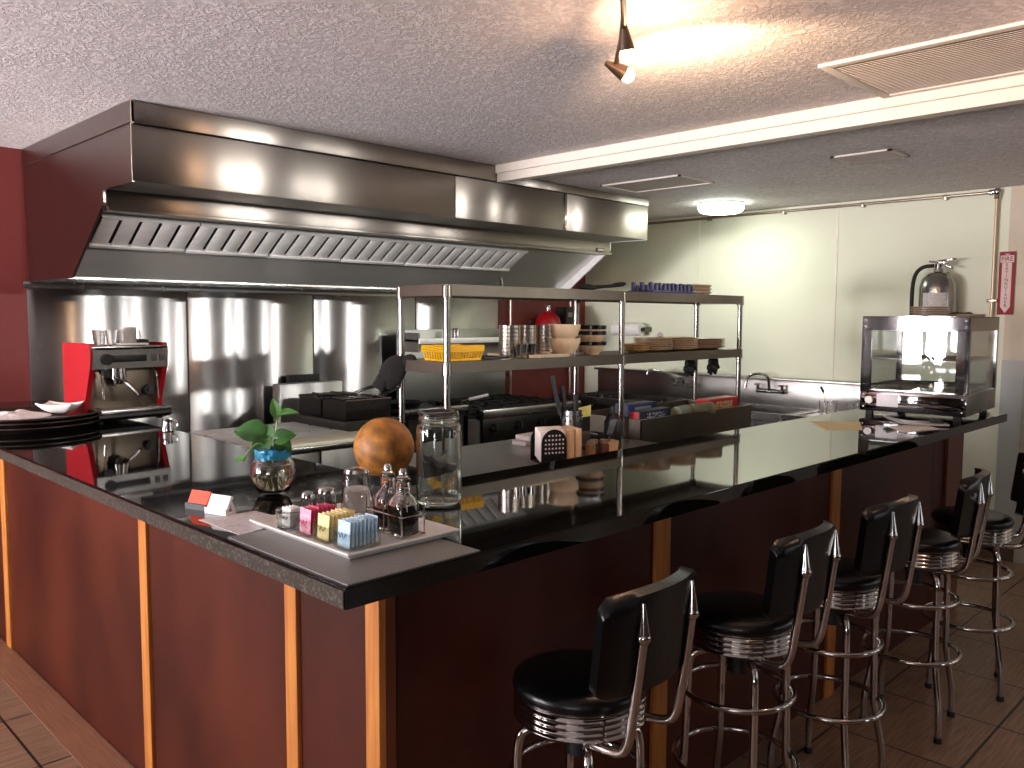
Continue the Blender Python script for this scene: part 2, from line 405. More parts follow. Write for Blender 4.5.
def text(body, size, m, parent, loc, rot, name='lettering', ext=.0006, align='CENTER', sx=1):
    cu = bpy.data.curves.new('txt', 'FONT'); cu.body = body; cu.size = size; cu.extrude = ext
    cu.align_x = align; cu.align_y = 'CENTER'; cu.offset = size*.02
    t = bpy.data.objects.new('txt', cu); COL.objects.link(t)
    bpy.context.view_layer.update()
    me = bpy.data.meshes.new_from_object(t.evaluated_get(bpy.context.evaluated_depsgraph_get()))
    bpy.data.objects.remove(t, do_unlink=True)
    me.materials.clear(); me.materials.append(m)
    o = bpy.data.objects.new(name, me); COL.objects.link(o); o.parent = parent; o.location = loc; o.rotation_euler = rot
    o.scale = (sx, 1, 1)
    return o

# ------------------------------------------------------------------ room shell
XW, YW = 6.07, 5.11
ZC = 1.09                                   # counter top height
struct(MB().b2(-3.2, 6.4, -3.2, 5.4, -.1, 0).build('floor', FLOOR, ang=0))
cb = MB()
cb.b2(-3.2, 3.5, -3.2, 5.4, 2.44, 2.6).b2(3.5, 6.4, -3.2, 5.4, 2.40, 2.6)
struct(cb.build('ceiling', CEIL, ang=0))
bt = MB().b2(3.47, 3.53, -3.0, 3.605, 2.345, 2.44).b2(3.452, 3.47, -3.0, 3.60, 2.392, 2.44, .003)
struct(bt.build('trim_1', trimwhite, ang=0))
struct(MB().b2(-3.2, 6.4, YW, YW+.2, 0, 2.6).build('wall_back', red_wall, ang=0))
wr = struct(MB().b2(XW, XW+.2, 1.60, YW, 0, 2.6).build('wall_right', wall_cream, ang=0))
jm = MB()
for y in (2.72, 3.89): jm.b2(XW-.004, XW+.002, y-.008, y+.008, .9, 2.40, .001)
struct(jm.build('trim_2', mat('panel_joint_strip', 'dcd7c2', .4), ang=0))
wallside = struct(MB().b2(XW, XW+.2, -3.2, -2.78, 0, 2.6).b2(XW, XW+.2, -2.46, -1.37, 0, 2.6).b2(XW, XW+.2, -1.13, 1.60, 0, 2.6).b2(XW, XW+.2, -2.78, -2.46, 0, .8).b2(XW, XW+.2, -2.78, -2.46, 2.2, 2.6).b2(XW, XW+.2, -1.37, -1.13, 0, .8).b2(XW, XW+.2, -1.37, -1.13, 2.2, 2.6).build('wall_right', mat('beige_wall_paint', 'c8bba6', .7), ang=0))  # openings added out of view for the right streak strips
wains = struct(MB().b2(XW-.014, XW, -1.1, 1.60, 0, 1.30).build('trim_3', groove_mat('grooved_wainscot', 'a9aaa4', 3.2), ang=0))
struct(MB().b2(XW-.035, XW-.010, 1.33, 1.47, 0, 1.30, .004).build('trim_4', mat('door_casing_paint', 'a39a8a', .5), ang=0))
struct(MB().b2(XW-.03, XW-.012, 1.47, 2.3, 0, .10, .003).build('baseboard_right', mat('brown_skirting', '5a4636', .5), ang=0))
struct(MB().b2(-3.0, .80, YW-.015, YW, 0, .1, .003).build('baseboard_back', mat('brown_skirting2', '4a2a20', .5), ang=0))
# left wall with two shop windows
wl = MB()
wl.b2(-3.2, -3, -3.2, -2.5, 0, 2.6).b2(-3.2, -3, -.3, 2.53, 0, 2.6).b2(-3.2, -3, 3.1, 3.65, 0, 2.6).b2(-3.2, -3, 4.8, 5.4, 0, 2.6)
for a, b in ((-2.5, -.3), (2.53, 3.1), (3.65, 4.8)):
    wl.b2(-3.2, -3, a, b, 0, .95).b2(-3.2, -3, a, b, 2.2, 2.6)
struct(wl.build('wall_left', wall_dine, ang=0))
wf = MB()
wf.b2(-3.2, 3.5, -3.2, -3, 0, 2.6).b2(4.0, 5.15, -3.2, -3, 0, 2.6).b2(5.55, 6.4, -3.2, -3, 0, 2.6)
for a, b in ((3.5, 4.0), (5.15, 5.55)):  # unseen openings added for the front streak strips
    wf.b2(a, b, -3.2, -3, 0, .8).b2(a, b, -3.2, -3, 2.2, 2.6)
struct(wf.build('wall_front', wall_dine, ang=0))
for i, (a, b) in enumerate(((-2.5, -.3), (2.53, 3.1), (3.65, 4.8))):
    f = MB()
    for y in (a+.02, (a+b)/2, b-.02): f.b2(-3.05, -2.99, y-.025, y+.025, .95, 2.2)
    for z in (.97, 2.18): f.b2(-3.05, -2.99, a, b, z-.03, z+.03)
    struct(f.build('window_%d' % (i+1), trimwhite, ang=0))
for i, (a, b) in enumerate(((3.5, 4.0), (5.15, 5.55))):
    f = MB()
    for x in (a+.02, b-.02): f.b2(x-.02, x+.02, -3.05, -2.99, .8, 2.2)
    for z in (.82, 2.18): f.b2(a, b, -3.05, -2.99, z-.02, z+.02)
    struct(f.build('window_%d' % (i+4), trimwhite, ang=0))  # frames of the added front openings, out of view
# tile border along the bar foot
bd = MB()
bd.b2(.93, 1.054, -2.9, 5.05, 0, .004, .001)
struct(bd.build('trim_5', mat('wood_look_border', '7a513c', .4, 0, 0, 6, col2='94694f', stretch=(20, 1, 1)), ang=0))
# steel wall sheets behind the cooking line
tr = thing('steel_wall_panels', 'tall brushed stainless steel sheets covering the wall under the hood', 'wall panel', (0, 0, 0))
xs = [1.375, 2.262, 3.152, 4.049, 4.93]
for i in range(4):
    MB().b2(xs[i]+.004, xs[i+1]-.004, YW-.012, YW-.002, .05, 1.72, .002).build('steel_sheet', steel_wall, tr)
    if i: MB().b2(xs[i]-.005, xs[i]+.005, YW-.010, YW-.002, .05, 1.72).build('seam_strip', mat('dark_seam', '2b2b2b', .5, .5), tr)
MB().b2(1.36, 4.97, YW-.03, YW-.012, 1.70, 1.735, .002).build('top_rail', steel, tr)

# ------------------------------------------------------------------ exhaust hood
hd = thing('exhaust_hood', 'long stainless kitchen exhaust hood under the ceiling above the cooking line', 'exhaust hood', (1.388, YW, 0))
HX = 3.59                                   # length of the hood
def hy(y): return y-YW
# side cheeks (outline in Y,Z)
out = [(hy(5.105), 2.435), (hy(3.62), 2.435), (hy(3.62), 2.11), (hy(3.95), 2.11), (hy(3.95), 2.055), (hy(4.40), 1.735), (hy(5.075), 1.735)]
outR = [(a, min(b, 2.395)) for a, b in out]
MB().prism(out, 0, .012, 'x').build('side_panel', steel_hood, hd, ang=0)
MB().prism(outR, HX-.012, HX, 'x').build('side_panel', filt, hd, ang=0)  # paler than the left cheek: its lit look is put into the colour
fp = [0, .98, 1.77, 2.70, HX]
segs = [(0, 1.77), (1.77, 2.70), (2.70, HX)]
for a, b in segs:
    top = 2.345 if a < 2.0 else 2.345
    MB().b2(a+.002, b-.002, hy(3.618), hy(3.630), 2.113, top, .002).build('front_panel', steel_hood, hd)
MB().b2(-.004, 2.07, hy(3.600), hy(3.630), 2.349, 2.437, .002).b2(2.07, HX-.002, hy(3.610), hy(3.630), 2.349, 2.397, .002).b2(-.006, .008, hy(3.60), hy(5.10), 2.349, 2.437).build('ceiling_closure_strip', steel_hood, hd)
MB().b2(2.695, 2.712, hy(3.612), hy(3.620), 2.113, 2.345, .001).build('joint_strip', chrome, hd)
MB().b2(.012, HX-.012, hy(3.63), hy(3.97), 2.113, 2.125).build('underside', steel_dull, hd)
MB().b2(.012, HX-.012, hy(3.945), hy(3.975), 2.03, 2.113, .002).b2(.012, HX-.012, hy(3.93), hy(3.985), 2.02, 2.035, .002).build('lip', steel_hood, hd)
# sloped inner sheet
sy0, sz0, sy1, sz1 = 4.06, 2.03, 4.52, 1.735
MB().prism([(hy(sy0), sz0), (hy(sy1), sz1), (hy(sy1)+.02, sz1), (hy(sy0)+.02, sz0+.015)], .012, HX-.012, 'x').build('sloped_sheet', steel_slope, hd, ang=0)
MB().b2(.012, HX-.012, hy(3.97), hy(4.085), 2.022, 2.034).build('upper_ledge', steel_dull, hd)
MB().b2(.012, HX-.012, hy(4.50), hy(5.075), 1.735, 1.745).build('bottom_plate', steel, hd)
def sl(t, off=0):                           # a point on the slope, t from the top
    y = sy0+(sy1-sy0)*t; z = sz0+(sz1-sz0)*t
    n = Vector((0, sz1-sz0, -(sy1-sy0))).normalized()
    return hy(y)+n.y*off, z+n.z*off
ang = math.atan2(sz1-sz0, sy1-sy0)
nf = 6; fw = (2.83-.03)/nf
for i in range(nf):
    x0 = .03+i*fw
    f = MB()
    a = sl(.05, .012); b = sl(.42, .012); cy, cz = (a[0]+b[0])/2, (a[1]+b[1])/2; ln = math.hypot(b[0]-a[0], b[1]-a[1])
    ns = 5
    for k in range(ns):
        xx = x0+fw*(k+.5)/ns
        f.box((xx, cy, cz), (fw/ns*.80, ln, .012), .003, rot=(ang, 0, 0))
    f.box((x0+fw/2, *sl(.04, .014)), (fw*.98, .012, .018), 0, rot=(ang, 0, 0))
    f.box((x0+fw/2, *sl(.44, .014)), (fw*.98, .02, .02), .002, rot=(ang, 0, 0))
    fo = f.build('baffle_filter', filt, hd)
    MB().box((x0+fw/2, *sl(.24, .002)), (fw*.99, ln*.98, .004), 0, rot=(ang, 0, 0)).build('slot_backing', mat('filter_slot', '141312', .8), fo)
MB().tube([(2.835, *sl(.62, .0)), (2.835, *sl(.66, .05)), (2.86, *sl(.72, .07))], .010, smooth=1).build('spray_nozzle', chrome, hd)
MB().b2(3.42, 3.50, hy(3.940), hy(3.945), 2.038, 2.062, .001).build('rating_plate', mat('dark_plate', '3b372f', .4, .5), hd)
for k in range(2): MB().b2(3.425, 3.495, hy(3.9385), hy(3.940), 2.042, 2.058).build('plate_face', steel, hd) if k == 0 else None

# ------------------------------------------------------------------ bar: base and granite top
bar = thing('bar_counter', 'L shaped dark mahogany bar base with orange oak strips under the granite', 'bar counter', (1.055, 1.46, 0))
def bb(m, name, x0, x1, y0, y1, z0, z1, mt, bev=0): return m.b2(x0-1.055, x1-1.055, y0-1.46, y1-1.46, z0, z1, bev).build(name, mt, bar, ang=0)
bb(MB(), 'core', 1.075, 1.40, 1.48, 5.07, .0, 1.045, cupboard_m)
bb(MB(), 'core', 1.075, 4.86, 1.48, 1.80, .0, 1.045, cupboard_m)
ys = [1.49, 1.83, 2.778, 4.427, 5.10]
ys = [1.49, 1.820, 2.742, 4.375, 5.07]
for i in range(4): bb(MB(), 'panel', 1.060, 1.080, ys[i]+.002, ys[i+1]-.002, 0, 1.047, panel_m)
for y in ys[1:4]:
    hw = {1.820: .027, 2.742: .030}.get(y, .036)
    bb(MB(), 'oak_strip', 1.048, 1.062, y-hw, y+hw, 0, 1.047, strip_m, .002)
bb(MB(), 'corner_post', 1.047, 1.066, 1.449, 1.50, 0, 1.047, strip_m, .002)
bb(MB(), 'corner_post', 1.066, 1.095, 1.452, 1.50, 0, 1.047, mat('shaded_oak_post', '6a3014', .45, 0, .1, 6, stretch=(10, 10, .6)), .002)  # turned-away post face: its shade is put into a darker oak colour
xr = [1.09, 2.106, 3.32, 4.46, 4.86]
for i in range(4): bb(MB(), 'panel', xr[i]+.002, xr[i+1]-.002, 1.462, 1.48, 0, 1.047, panel_m)
for x in xr[1:3]: bb(MB(), 'oak_strip', x-.038, x+.038, 1.450, 1.463, 0, 1.047, strip_m, .002)
bb(MB(), 'end_post', 4.62, 4.86, 1.445, 1.463, 0, 1.047, mat('reddish_end_board', '5e3020', .5, 0, .1, 4), .002)
# granite: one L-shaped slab
P0 = [(.803, 1.208), (4.715, 1.208), (4.715, 1.826), (1.44, 1.826), (1.44, 5.075), (.803, 5.075)]
gt = thing('granite_countertop', 'polished black granite slab forming the L shaped bar top', 'countertop', (.803, 1.208, 1.05))
g = MB().prism([(a-.803, b-1.208) for a, b in P0], .0, .04, 'z')
bmesh.ops.bevel(g.bm, geom=[e for e in g.bm.edges if abs(e.verts[0].co.z-e.verts[1].co.z) < 1e-6], offset=.003, segments=2, affect='EDGES')
g.build('slab', gran, gt, ang=30)
MB().b2(-.002, .001, .004, 3.86, .002, .034).build('honed_edge', gran_edge, gt, ang=0)

# ------------------------------------------------------------------ bar stools
def make_stool(label, loc, rz):
    t = thing('bar_stool', label, 'bar stool', loc, rz, 'chrome bar stools along the counter')
    MB().lathe([(0, .69), (.140, .69), (.152, .70), (.157, .715), (.151, .727), (.13, .735), (.06, .739), (0, .740)], 40, c=(0, 0, .006)).build('seat', vinyl, t, ang=60)
    prof = [(0, .634), (.138, .634)]
    for k in range(4):
        z = .636+k*.0145
        prof += [(.150, z+.001), (.154, z+.006), (.150, z+.012), (.146, z+.014)]
    prof += [(.146, .695), (0, .695)]
    MB().lathe(prof, 48, c=(0, 0, .006)).build('seat_band', chrome, t, ang=50)
    MB().cyl((0, 0, .55), (0, 0, .640), .03).b2(-.085, .085, -.085, .085, .618, .628, .003).build('swivel_plate', black, t)
    for sx, sy in ((1, 1), (-1, 1), (1, -1), (-1, -1)):
        d = Vector((sx, sy, 0)).normalized()
        pts = [d*.05+Vector((0, 0, .612)), d*.115+Vector((0, 0, .612)), d*.143+Vector((0, 0, .590)), d*.145+Vector((0, 0, .50)), d*.150+Vector((0, 0, .30)), d*.152+Vector((0, 0, .27)),
               d*.180+Vector((0, 0, .14)), d*.185+Vector((0, 0, .10)), d*.186+Vector((0, 0, .012))]
        lg = MB().tube(pts, .0115, 12, smooth=2).build('leg', chrome, t, ang=60)
        MB().cyl(d*.186, d*.186+Vector((0, 0, .02)), .015, .013, 14).build('rubber_foot', rubber, lg)
    for r, z, q in ((.156, .50, .009), (.172, .29, .0095)):
        MB().tube([(r*math.cos(a*PI/18), r*math.sin(a*PI/18), z) for a in range(36)], q, 10, closed=True).build('foot_ring', chrome, t, ang=60)
    # padded back, slightly curved, leaning away from the seat
    def f(u, v):
        x = (u-.5)*2; z = .780+.208*v
        wid = .184
        # rounded corners
        cr = .18; ex = 1
        vv = abs(v-.5)*2
        if vv > 1-cr*1.3: ex = 1-.16*(1-math.sqrt(max(0, 1-((vv-(1-cr*1.3))/(cr*1.3))**2)))
        X = x*wid*ex+.008; lean = -.048-.022*v
        Y = -.155+lean*1.0+.045*x*x
        return (X, Y, z+.012*(1-x*x)*(v)), Vector((-.45*x, 1, .2)).normalized()
    pd = MB().shell(f, 16, 12, .028)
    bmesh.ops.bevel(pd.bm, geom=[e for e in pd.bm.edges if e.is_manifold and e.calc_face_angle(0) > .9], offset=.010, segments=3, affect='EDGES')
    pd.build('backrest', vinyl, t, ang=60)
    for s in (-1, 1):
        x = s*.100+.010
        pts = [(x*.6, .03, .632), (x*.9, -.08, .632), (x, -.160, .634), (x, -.192, .654), (x, -.204, .73), (x, -.216, .82), (x*1.0, -.228, .92)]
        bt_ = MB().tube(pts, .0105, 12, smooth=2).build('back_tube', chrome, t, ang=60)
        MB().cyl((x, -.226, .905), (x, -.224, .978), .0155, .004, 12).sph((x, -.226, .905), .0158).build('cap', chrome, bt_)
    return t
st0 = make_stool('nearest bar stool, seat rim and chrome band fully in view at the picture bottom', (1.452, 1.225, 0), math.radians(4))
SL = [((2.124, 1.20, 0), 3, 'second bar stool from the nearest, between the nearest and the middle one'),
      ((2.69, 1.18, 0), -2, 'middle bar stool of the row of five, third from the camera'),
      ((3.345, 1.15, 0), 8, 'fourth bar stool, in front of the brown end board of the bar'),
      ((3.871, 1.106, 0), 17, 'farthest bar stool, turned sideways with its back cut by the picture edge')]
for loc, a, lb in SL: dup(st0, loc, math.radians(a), lb)

# ------------------------------------------------------------------ things on the near corner of the bar
TZ = ZC
tag(MB().b2(.812, 1.128, 1.215, 1.66, TZ, TZ+.003, .001).build('placemat', WEAVE, ang=0), 'dark grey woven placemat under the white tray at the bar corner', 'placemat')
tag(MB().prism([(.838, 1.855), (.975, 1.848), (.990, 1.700), (.842, 1.664)], TZ, TZ+.001, 'z').build('menu_sheet', PRINT, ang=0), 'pale printed menu sheet lying beside the woven placemat', 'paper sheet')
ty = thing('serving_tray', 'flat white rectangular ceramic tray carrying the condiments', 'tray', (1.03, 1.52, TZ+.003))
f = MB()
w2, d2 = .141, .193
prof = [(.72, 0), (.80, .0), (1.0, .012), (1.0, .015), (.97, .0155), (.80, .006), (0, .006)]
bm = f.bm; rings = []
for (k, z) in [(0.0, 0)]+prof[:-1]+[(0, .006)]:
    if k == 0: rings.append([bm.verts.new((0, 0, z))]); continue
    off = (1-k)*.14
    rings.append([bm.verts.new((sx*(w2-off*.35 if k > .9 else w2-off*.5), sy*(d2-off*.35 if k > .9 else d2-off*.5), z)) for sx, sy in ((-1, -1), (1, -1), (1, 1), (-1, 1))])
for i in range(len(rings)-1):
    A, B = rings[i], rings[i+1]
    for j in range(4):
        k = (j+1) % 4
        if len(A) == 1: bm.faces.new((A[0], B[k], B[j]))
        elif len(B) == 1: bm.faces.new((A[j], A[k], B[0]))
        else: bm.faces.new((A[j], A[k], B[k], B[j]))
f.build('tray_body', white_cer, ty, ang=25)
TT = TZ+.0095                               # tray surface
def dish(label, x0, x1, y0, y1, h):
    t = thing('glass_packet_holder', label, 'packet holder', ((x0+x1)/2, (y0+y1)/2, TT))
    w_, d_ = (x1-x0)/2, (y1-y0)/2; th = .0025
    m = MB()
    m.b2(-w_, w_, -d_, d_, 0, .004)
    m.b2(-w_, -w_+th, -d_, d_, .004, h).b2(w_-th, w_, -d_, d_, .004, h).b2(-w_+th, w_-th, -d_, -d_+th, .004, h).b2(-w_+th, w_-th, d_-th, d_, .004, h)
    m.build('holder_body', pane, t, ang=0)
    return t
packet_mats = {'blue': mat('blue_packet', '9fbfd6', .6, 0, 0, 90, col2='c6dbe6'), 'yellow': mat('yellow_packet', 'e3c66a', .6, 0, 0, 90, col2='efe2b0'),
               'pink': mat('pink_packet', 'd8688a', .6, 0, 0, 90, col2='efb9c9'), 'red': mat('red_packet', 'b82a4c', .6, 0, 0, 60, col2='c94564'), 'white': mat('white_packet', 'd8d4cf', .6, 0, 0, 60, col2='efece8')}
def packet(col, x, y, z, tilt, lb, grp, rz=0, h=.052, wd=.042):
    t = thing('sweetener_packet', lb, 'sweetener packet', (x, y, z), rz, grp)
    def f(u, v):
        a = (u-.5)*wd; b = v*h
        return (0, a, b), Vector((1, 0, 0))
    m = MB(); bm = m.bm
    G = {}
    for s in (0, 1):
        for i in range(5):
            for j in range(7):
                u, v = i/4, j/6
                puff = .0028*math.sin(PI*u)*math.sin(PI*min(1, max(0, (v-.08)/.84)))+.0003
                G[s, i, j] = bm.verts.new(((1 if s else -1)*puff + tilt*v*h, (u-.5)*wd, v*h))
    for s in (0, 1):
        for i in range(4):
            for j in range(6): bm.faces.new((G[s, i, j], G[s, i+1, j], G[s, i+1, j+1], G[s, i, j+1]))
    for i in range(4):
        for j in (0, 6): bm.faces.new((G[0, i, j], G[0, i+1, j], G[1, i+1, j], G[1, i, j]))
    for j in range(6):
        for i in (0, 4): bm.faces.new((G[0, i, j], G[0, i, j+1], G[1, i, j+1], G[1, i, j]))
    m.build('paper_body', packet_mats[col], t, ang=50)
    pts = [(0-.0034+tilt*(.4+.12*math.sin(k*1.3))*h, (-.013+.026*k/7), h*(.45+.14*math.sin(k*1.9))) for k in range(8)]
    MB().tube(pts, .0007, 5, smooth=1).build('printed_mark', mat('mark_'+col, {'blue': '2f6fa3', 'yellow': '5f7a2a', 'pink': 'c22a63', 'red': 'f0c0cc', 'white': '888888'}[col], .6), t)
    return t
# blue group nearest, then yellow, pink, and a small dish of white packets
dish('clear rectangular holder of pale blue packets, nearest the tray corner', .915, .992, 1.362, 1.418, .034)
b0 = packet('blue', .921, 1.39, TT+.0045, .06, 'pale blue sweetener packet standing in the clear holder nearest the tray corner', 'blue sweetener packets')
ORD = ['first', 'second', 'third', 'fourth', 'fifth', 'sixth', 'seventh', 'eighth', 'ninth', 'tenth']
b0['label'] = 'pale blue sweetener packet, first from the left in the clear holder'
for k in range(1, 8): dup(b0, (.921+k*.0092, 1.39+random.uniform(-.001, .001), TT+.0045+random.uniform(0, .003)), None, 'pale blue sweetener packet, %s from the left in the clear holder' % ORD[k])
dish('clear rectangular holder of yellow packets between the blue and the pink ones', .915, .992, 1.440, 1.492, .034)
y0_ = packet('yellow', .922, 1.466, TT+.0045, .06, 'yellow sweetener packet standing between the blue and the pink packets', 'yellow sweetener packets')
y0_['label'] = 'yellow sweetener packet, first from the left in its holder'
for k in range(1, 7): dup(y0_, (.922+k*.0102, 1.466, TT+.0045+random.uniform(0, .003)), None, 'yellow sweetener packet, %s from the left in its holder' % ORD[k])
dish('clear rectangular holder of pink packets beyond the yellow ones', .915, .992, 1.508, 1.562, .034)
p0_ = packet('pink', .922, 1.535, TT+.0045, .06, 'light pink sweetener packet at the front of the pink holder', None)
r0_ = packet('red', .931, 1.535, TT+.0045, .06, 'deep pink sweetener packet in the holder beyond the yellow packets', 'deep pink sweetener packets')
r0_['label'] = 'deep pink sweetener packet, first from the left behind the light pink one'
for k in range(1, 6): dup(r0_, (.931+k*.0102, 1.535, TT+.0045+random.uniform(0, .003)), None, 'deep pink sweetener packet, %s from the left behind the light pink one' % ORD[k])
gd = thing('small_glass_dish', 'small round clear dish of white packets at the left tray end', 'dish', (.935, 1.612, TT))
MB().lathe([(0, 0), (.026, 0), (.030, .004), (.032, .036), (.0345, .039), (.032, .041), (.029, .038), (.027, .006), (0, .005)], 24).build('dish_body', glass_b, gd)
w0_ = packet('white', .922, 1.612, TT+.0065, .06, 'white paper packet standing in the small round glass dish', 'white packets in the glass dish', h=.040, wd=.034)
w0_['label'] = 'white paper packet in the small round glass dish, first from the left'
for k in range(1, 4): dup(w0_, (.922+k*.008, 1.612, TT+.0065), None, 'white paper packet in the small round glass dish, %s from the left' % ORD[k])

def shaker(label, x, y, r, h, fill):
    t = thing('salt_shaker', label, 'shaker', (x, y, TT))
    MB().lathe([(0, 0), (r*.9, 0), (r, .006), (r*.96, h*.45), (r*.82, h*.72), (r*.82, h*.78), (r*.74, h*.78), (r*.74, h*.72), (r*.86, h*.45), (r*.88, .008), (0, .006)], 24).build('glass_body', glass_m, t)
    MB().lathe([(0, .0065), (r*.84, .0065), (r*.82, h*.42), (0, h*.43)], 20).build('filling', fill, t)
    MB().lathe([(r*.84, h*.74), (r*.9, h*.75), (r*.9, h*.9), (r*.75, h*.98), (r*.4, h*1.02), (0, h*1.03)], 24).build('chrome_cap', chrome, t)
    return t
shaker('small glass shaker with chrome cap behind the pink packets', 1.002, 1.655, .016, .064, mat('salt', 'e8e6e2', .8))
shaker('wider glass shaker with domed chrome lid beside the small shaker', 1.055, 1.660, .024, .068, mat('pepper', '5b4b3f', .9))
sg = thing('sugar_pourer', 'tapered clear glass of white sugar between the shakers and the bottles', 'sugar glass', (1.128, 1.645, TT))
MB().lathe([(0, 0), (.036, 0), (.0385, .004), (.030, .095), (.029, .097), (.027, .095), (.0345, .006), (0, .005)], 28).build('glass_body', glass_m, sg)
MB().lathe([(0, .0055), (.0335, .0055), (.0305, .052), (0, .054)], 24).build('sugar', mat('white_sugar', 'd9d2c8', .9), sg)
MB().lathe([(.0295, .092), (.031, .094), (.029, .102), (.0, .106)], 24).build('lid', chrome, sg)
def cruet(label, x, y, liq, lvl):
    t = thing('cruet_bottle', label, 'cruet bottle', (x, y, TT+.004))
    k = .027
    prof = [(0, 0), (k*.95, 0), (k, .004), (k, .064), (k*.86, .074), (.0145, .084), (.0125, .112), (.014, .116), (.0105, .116), (.0105, .086), (k*.74, .072), (k*.86, .062), (k*.86, .007), (0, .006)]
    MB().lathe(prof, 32, npow=5).build('glass_body', glass_m, t, ang=50)
    MB().lathe([(0, .0055), (k*.88, .0055), (k*.88, lvl), (0, lvl+.0005)], 32, npow=5).build('liquid', liq, t, ang=50)
    MB().lathe([(.0125, .109), (.0135, .111), (.0135, .120), (.009, .124), (.009, .132), (.006, .138), (0, .139)], 20).build('stopper', chrome, t)
    return t
cruet('square cruet bottle of black vinegar at the right end of the tray', 1.073, 1.396, soy, .061)
cruet('square cruet bottle behind the black vinegar one in the wire holder', 1.083, 1.462, mat('amber_oil', '2a1604', .05), .045)
ch = thing('cruet_holder', 'chrome wire cruet holder with curled hooks around the two bottles', 'wire holder', (1.078, 1.43, TT))
wm = MB()
wm.tube([(-.030, -.064, .003), (.030, -.064, .003), (.030, .064, .003), (-.030, .064, .003)], .0016, 8, closed=True)
wm.tube([(-.030, -.064, .045), (.030, -.064, .045), (.030, .064, .045), (-.030, .064, .045)], .0016, 8, closed=True)
for sx, sy in ((-1, -1), (1, -1), (-1, 0), (1, 0), (1, 1), (-1, 1)):
    x, y = sx*.030, sy*.062
    wm.tube([(x, y, .003), (x, y, .066), (x-sx*.001, y, .074), (x+sx*.006, y, .079), (x+sx*.011, y, .074), (x+sx*.010, y, .068)], .0016, 8, smooth=2)
wm.build('wire_frame', chrome, ch, ang=60)

# tall faceted jar
jr = thing('glass_jar', 'tall clear faceted glass jar with a threaded neck beside the gourd', 'jar', (1.350, 1.608, ZC))
n = 10
o_ = [(0, 0), (.050, 0), (.056, .008), (.057, .03), (.057, .185), (.054, .20), (.048, .208), (.050, .212), (.0505, .232), (.048, .2345), (.046, .232), (.0445, .208), (.051, .198), (.0535, .182), (.0535, .03), (.050, .012), (0, .010)]
mj = MB().lathe(o_, 60)
for v in mj.bm.verts:
    if .012 < v.co.z < .19 and v.co.xy.length > .052:
        a = math.atan2(v.co.y, v.co.x); k = 1-.028*abs(math.sin(5*a)); v.co.x *= k; v.co.y *= k
mj.build('jar_body', glass_b, jr, ang=60)
for z in (.214, .222): MB().tube([(.0508*math.cos(a*PI/16), .0508*math.sin(a*PI/16), z+a*.0001) for a in range(32)], .0012, 6, closed=True).build('neck_thread', glass_b, jr)
# gourd on a ring stand
go = thing('gourd_stand', 'small black ring stand holding the round orange gourd', 'stand', (1.304, 1.776, ZC))
MB().lathe([(.022, 0), (.040, 0), (.042, .006), (.026, .03), (.036, .062), (.040, .066), (.036, .066), (.022, .03), (.030, .006)], 28, closed=True).build('stand_body', black, go)
gm = MB().sph((0, 0, 0), .0785, u=56, v=36)
for v in gm.bm.verts:
    nn = noise.noise(v.co*14)*.0012+noise.noise(v.co*4)*.003
    v.co += v.co.normalized()*nn
gb = thing('round_gourd', 'round mottled orange brown gourd standing by the glass jar', 'gourd', (1.304, 1.776, 1.218))
gm.build('gourd_body', gourd_m, gb, ang=0); [setattr(p, 'use_smooth', True) for p in children(gb)[0].data.polygons]
# the stand reaches the ball a little above its ring
MB().lathe([(.034, .060), (.043, .0635), (.043, .070), (.038, .071)], 28, closed=True).build('ring', black, go)

# vase with pothos
vs = thing('glass_vase', 'round clear glass vase with a blue ribbon and water, holding pothos', 'vase', (1.10, 1.985, ZC))
MB().lathe([(0, 0), (.034, 0), (.040, .006), (.056, .040), (.059, .062), (.054, .085), (.042, .105), (.041, .115), (.050, .130), (.0475, .131), (.038, .115), (.039, .105), (.051, .084), (.056, .062), (.053, .040), (.037, .009), (0, .007)], 40).build('vase_body', glass_m, vs, ang=60)
MB().lathe([(0, .0075), (.0365, .0095), (.0525, .040), (.0555, .062), (.0505, .083), (0, .0835)], 36).build('water', water_m, vs, ang=60)
rb = MB()
def ribf(u, v):
    a = u*2*PI; r = .0445+.0022*math.sin(9*a)+.001*math.sin(17*a)
    return (r*math.cos(a), r*math.sin(a), .098+.026*v+.002*math.sin(5*a)), (math.cos(a), math.sin(a), 0)
rb.shell(ribf, 72, 3, .0012)
for s in (-1, 1):
    rb.tube([(-.030, -.034, .108), (-.045, -.045+s*.02, .118), (-.052, -.05+s*.03, .108), (-.033, -.036, .106)], .003, 6, smooth=2)
rb.build('ribbon', ribbon_m, vs)
pl = thing('pothos_plant', 'green pothos cutting with heart shaped leaves rooted in the ribboned vase', 'plant', (1.10, 1.985, ZC))
rm = MB()
for k in range(22):
    a = random.uniform(0, 2*PI); r = random.uniform(.005, .026)
    p = [Vector((random.uniform(-.006, .006), random.uniform(-.006, .006), .082))]
    for q in range(4): p.append(Vector((r*math.cos(a+q*.5)*(q+1)/3*.9, r*math.sin(a+q*.5)*(q+1)/3*.9, .078-.017*(q+1))))
    rm.tube(p, .0011, 5, smooth=1)
rm.build('roots', root_m, pl)
